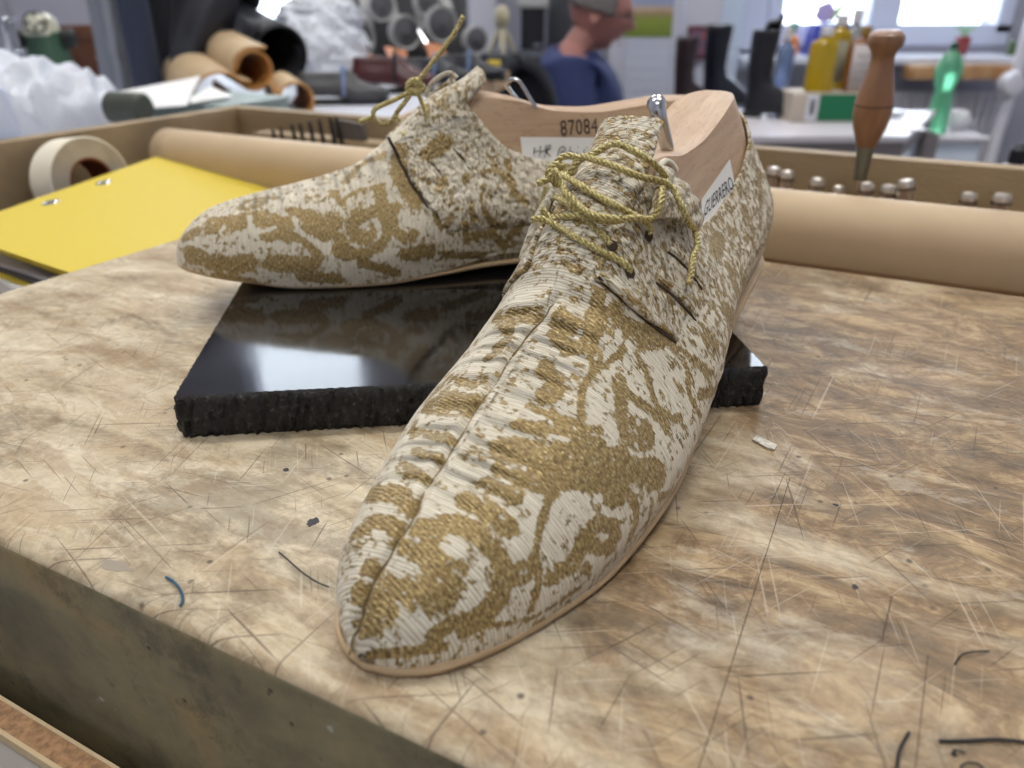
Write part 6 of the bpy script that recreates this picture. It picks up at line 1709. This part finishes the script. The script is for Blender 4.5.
# shirt: torso and sleeves down to the elbow
cP = [hip+Vector((0, 0, .02)), hip.lerp(chest, .5)+Vector((.015, 0, 0)), chest+Vector((.01, 0, 0)), sh0+Vector((-.005, 0, .005)), neck.lerp(sh0, .35)+Vector((-.004, 0, 0)),
      sh0+Sd*.15+Vector((0, 0, -.02)), sh0+Sd*.19+Fd*.045+Vector((0, 0, -.20)), sh0-Sd*.15+Vector((0, 0, -.02)), sh0-Sd*.20+Fd*.05+Vector((0, 0, -.20))]
skin('shirt', cP, [(0,1),(1,2),(2,3),(3,4),(3,5),(5,6),(3,7),(7,8)], [(.17,.17),(.185,.17),(.185,.185),(.125,.125),(.070,.070),.098,.084,.098,.084], M_SHIRT, man)
skin('trousers', [hip+Vector((0,0,-.02)), hip+Sd*.10, kneeR, ankR+Vector((0,0,.04)), hip-Sd*.10, kneeL, ankL+Vector((0,0,.04))], [(0,1),(1,2),(2,3),(0,4),(4,5),(5,6)], [.14,.105,.078,.062,.105,.078,.062], M_TROU, man)
# collar
mb = MB(); mb.grid(lambda i, j: (neck.x-.004+math.cos(2*PI*i)*(.062+.012*j)+.010*(1-j), neck.y+math.sin(2*PI*i)*(.062+.012*j), neck.z-.005-.035*j+.02*(1-math.cos(2*PI*i))*.5), 30, 4, closeu=True)
o = mb.build('collar', M_SHIRT, man, auto=None); s = o.modifiers.new('s', 'SOLIDIFY'); s.thickness = .004
# head, with face profile towards +X, tipped down
HM = Matrix.Translation(headc) @ Matrix.Rotation(-.12, 4, 'Z') @ Matrix.Rotation(math.radians(16), 4, 'Y')
def headf(i, j):
    th = 2*PI*i; ph = PI*j; z = math.cos(ph); r = math.sin(ph)
    x = r*math.cos(th); y = r*math.sin(th)
    X = x*.098; Y = y*.076; Z = z*.118
    if z < 0: X *= 1-.10*(-z); Y *= 1-.22*(-z)
    if x < 0 and z < -.2: X *= 1-.45*(-z-.2)
    fr = max(0, x)
    g = math.exp(-(y/.22)**2)
    X += fr*g*(.026*math.exp(-((Z+.020)/.016)**2)+.010*math.exp(-((Z+.004)/.02)**2)+.009*math.exp(-((Z+.058)/.012)**2)+.014*math.exp(-((Z+.098)/.018)**2)-.006*math.exp(-((Z+.078)/.006)**2))
    X += fr*(.006*math.exp(-((Z-.026)/.012)**2))
    e = math.exp(-((abs(y)-.42)/.16)**2)*math.exp(-((Z-.006)/.014)**2)*fr; X -= .012*e
    return HM @ Vector((X, Y, Z))
mb = MB(); mb.grid(headf, 64, 48, closeu=True); mb.build('head', M_SKIN, man, auto=None)
def hairf(i, j):
    th = PI*.34+(2*PI-PI*.68)*i; ph = PI*(.02+.50*j); z = math.cos(ph); r = math.sin(ph)
    return HM @ Vector((r*math.cos(th)*.105-.004, r*math.sin(th)*.083, z*.124+.003))
mb = MB(); mb.grid(hairf, 40, 24); o = mb.build('hair', M_HAIR, man, auto=None); s = o.modifiers.new('s', 'SOLIDIFY'); s.thickness = .006
mb = MB(); mb.grid(lambda i, j: HM @ Vector((math.sin(PI*(.02+.30*j))*math.cos(-PI*.36+PI*.72*i)*.104-.002, math.sin(PI*(.02+.30*j))*math.sin(-PI*.36+PI*.72*i)*.081, math.cos(PI*(.02+.30*j))*.123+.003)), 24, 12)
o = mb.build('hair_top', M_HAIR, man, auto=None); s = o.modifiers.new('s', 'SOLIDIFY'); s.thickness = .005
for sg in (-1, 1):
    mb = MB()
    mb.lathe([(.004, 0), (.015, .002), (.019, .008), (.014, .011), (.006, .006)], 18, HM @ Matrix.Translation((-.008, sg*.074, -.012)) @ Matrix.Rotation(-sg*PI/2+sg*.25, 4, 'X') @ Matrix.Diagonal((.85, 1.6, 1, 1))); mb.build('ear', M_SKIN, man)
    mb = MB(); mb.lathe([(.0008, .009), (.007, .006), (.0095, 0), (.007, -.006), (.0008, -.009)], 14, HM @ Matrix.Translation((.076, sg*.030, .004))); ey = mb.build('eye', mat('eye_white_%s' % ('right' if sg < 0 else 'left'), (220, 214, 210), .3), man)
    mb = MB(); mb.lathe([(.0008, .0), (.004, .0005), (.004, .002), (.0008, .0025)], 12, HM @ Matrix.Translation((.0845, sg*.030, .003)) @ Matrix.Rotation(PI/2, 4, 'Y')); mb.build('iris', M_BLKP, ey)
mb = MB(); mb.tube([HM @ Vector(p) for p in ((.088, -.020, -.077), (.093, -.008, -.0755), (.094, .008, -.0755), (.088, .020, -.077))], .0028, 6); mb.build('mouth', mat('lips', (150, 78, 74), .5), man)
gl = MB()
for sg in (-1, 1):
    C0 = Vector((.108, sg*.032, .000)); P = [HM @ (C0+Vector((-.004*abs(math.cos(a)), math.cos(a)*.023, math.sin(a)*.016))) for a in np.linspace(0, 2*PI, 22)]
    gl.tube(P, .0016, 6)
    gl.tube([HM @ Vector((.104, sg*.055, .004)), HM @ Vector((.06, sg*.078, .006)), HM @ Vector((-.005, sg*.081, .0)), HM @ Vector((-.02, sg*.080, -.014))], .0017, 6)
gl.tube([HM @ Vector((.110, -.010, .003)), HM @ Vector((.113, 0, .005)), HM @ Vector((.110, .010, .003))], .0016, 6)
gl.build('glasses', M_MDK, man)
# hands with five fingers each, holding a piece of leather work
def hand(wrist, fd, up_, side, parent):
    fd = fd.normalized(); sd = fd.cross(up_).normalized()*side; dn = -up_
    P = [wrist, wrist+fd*.045, wrist+fd*.085]; E = [(0,1),(1,2)]; R = [(.026,.018),(.034,.017),(.030,.014)]
    for k, (off, ln) in enumerate(((-.028, .060), (-.010, .072), (.010, .076), (.028, .066))):
        b = len(P); base = wrist+fd*.088+sd*off
        P += [base, base+fd*ln*.45+dn*.008, base+fd*ln*.75+dn*.026, base+fd*ln*.88+dn*.044]; E += [(2, b), (b, b+1), (b+1, b+2), (b+2, b+3)]; R += [.0098, .009, .0082, .0072]
    b = len(P); base = wrist+fd*.03-sd*.030
    P += [base, base+fd*.032-sd*.018+dn*.012, base+fd*.058-sd*.016+dn*.024]; E += [(1, b), (b, b+1), (b+1, b+2)]; R += [.013, .0105, .0088]
    return skin('hand', P, E, R, M_SKIN, parent, 1)
hR = hand(pts[8], Fd+Vector((.0, .45, -.1)), Vector((0, 0, 1)), 1, man); hL = hand(pts[11], Fd+Vector((0, -.35, -.1)), Vector((0, 0, 1)), -1, man)
for an in (ankR, ankL):
    mb = MB(); c = an+Fd*.07
    def shf(i, j):
        th = 2*PI*i; q = math.sin(PI*min(.999, j)); zz = -.055+.075*j
        return (c.x+Fd.x*math.cos(th)*.125*(1-.35*j)+(-.03*j), c.y+math.sin(th)*.045*(1-.2*j), max(ZF+.001, ZF+.001+.085*j))
    mb.grid(shf, 28, 8, closeu=True); n0_ = 28*8; mb.f.append(tuple(i*8 for i in range(28))[::-1]); mb.f.append(tuple(i*8+7 for i in range(28))); mb.build('shoe', M_BLKS, man)
# the chair
chr_ = thing('office_chair', 'black upholstered chair the seated man sits on', 'chair', (hip.x, hip.y, ZF))
mb = MB(); mb.box(-.24, .24, -.23, .23, .32, .40, .03); mb.build('seat', M_CHAIR, chr_)
mb = MB(); mb.grid(lambda i, j: (-.27+.05*math.cos((i-.5)*2.4)*-1+.02, (i-.5)*.46*(1-.25*j**3), .46+.42*j), 16, 12); o = mb.build('backrest', M_CHAIR, chr_, auto=None); s = o.modifiers.new('s', 'SOLIDIFY'); s.thickness = .05; s.offset = 0
mb = MB(); mb.tube([Vector((-.1, 0, .30)), Vector((-.30, 0, .32)), Vector((-.33, 0, .55))], .02, 8); mb.build('back_post', M_MDK, chr_)
mb = MB(); mb.tube([Vector((0, 0, .06)), Vector((0, 0, .33))], .028, 12); mb.build('column', M_MDK, chr_)
for i in range(5):
    a = i*2*PI/5; mb = MB(); mb.tube([Vector((0, 0, .09)), Vector((.22*math.cos(a), .22*math.sin(a), .055))], .018, 8); lg = mb.build('leg', M_MDK, chr_)
    mb = MB(); mb.lathe([(.01, -.012), (.026, -.010), (.026, .010), (.01, .012)], 14, Matrix.Translation((.22*math.cos(a), .22*math.sin(a), .027)) @ Matrix.Rotation(PI/2, 4, 'X')); mb.build('caster', M_BLKP, lg)
# black seat back at left of the man
c2 = thing('dark_chair', 'second dark chair with round back left of the seated man', 'chair', (mp(516, 90, 2.35).x, 2.35, ZF), PI+.3)
zt_ = mp(516, 54, 2.35).z-ZF
mb = MB(); mb.grid(lambda i, j: ((i-.5)*.24*math.sqrt(max(.02, 1-(max(0, j-.45)/.56)**2)), -.02+.06*(i-.5)**2*4, zt_-.34+.34*j), 20, 16); o = mb.build('backrest', M_CHAIR, c2, auto=None); s = o.modifiers.new('s', 'SOLIDIFY'); s.thickness = .04
mb = MB(); mb.box(-.2, .2, .0, .40, .42, .48, .02); mb.build('seat', M_CHAIR, c2)
mb = MB(); mb.box(-.03, .03, -.02, .02, .44, zt_-.3, .004); mb.build('back_post', M_MDK, c2)
for sx in (-.17, .17):
    for sy in (.04, .36): mb = MB(); mb.tube([Vector((sx, sy, 0)), Vector((sx, sy, .43))], .015, 8); mb.build('leg', M_MDK, c2)
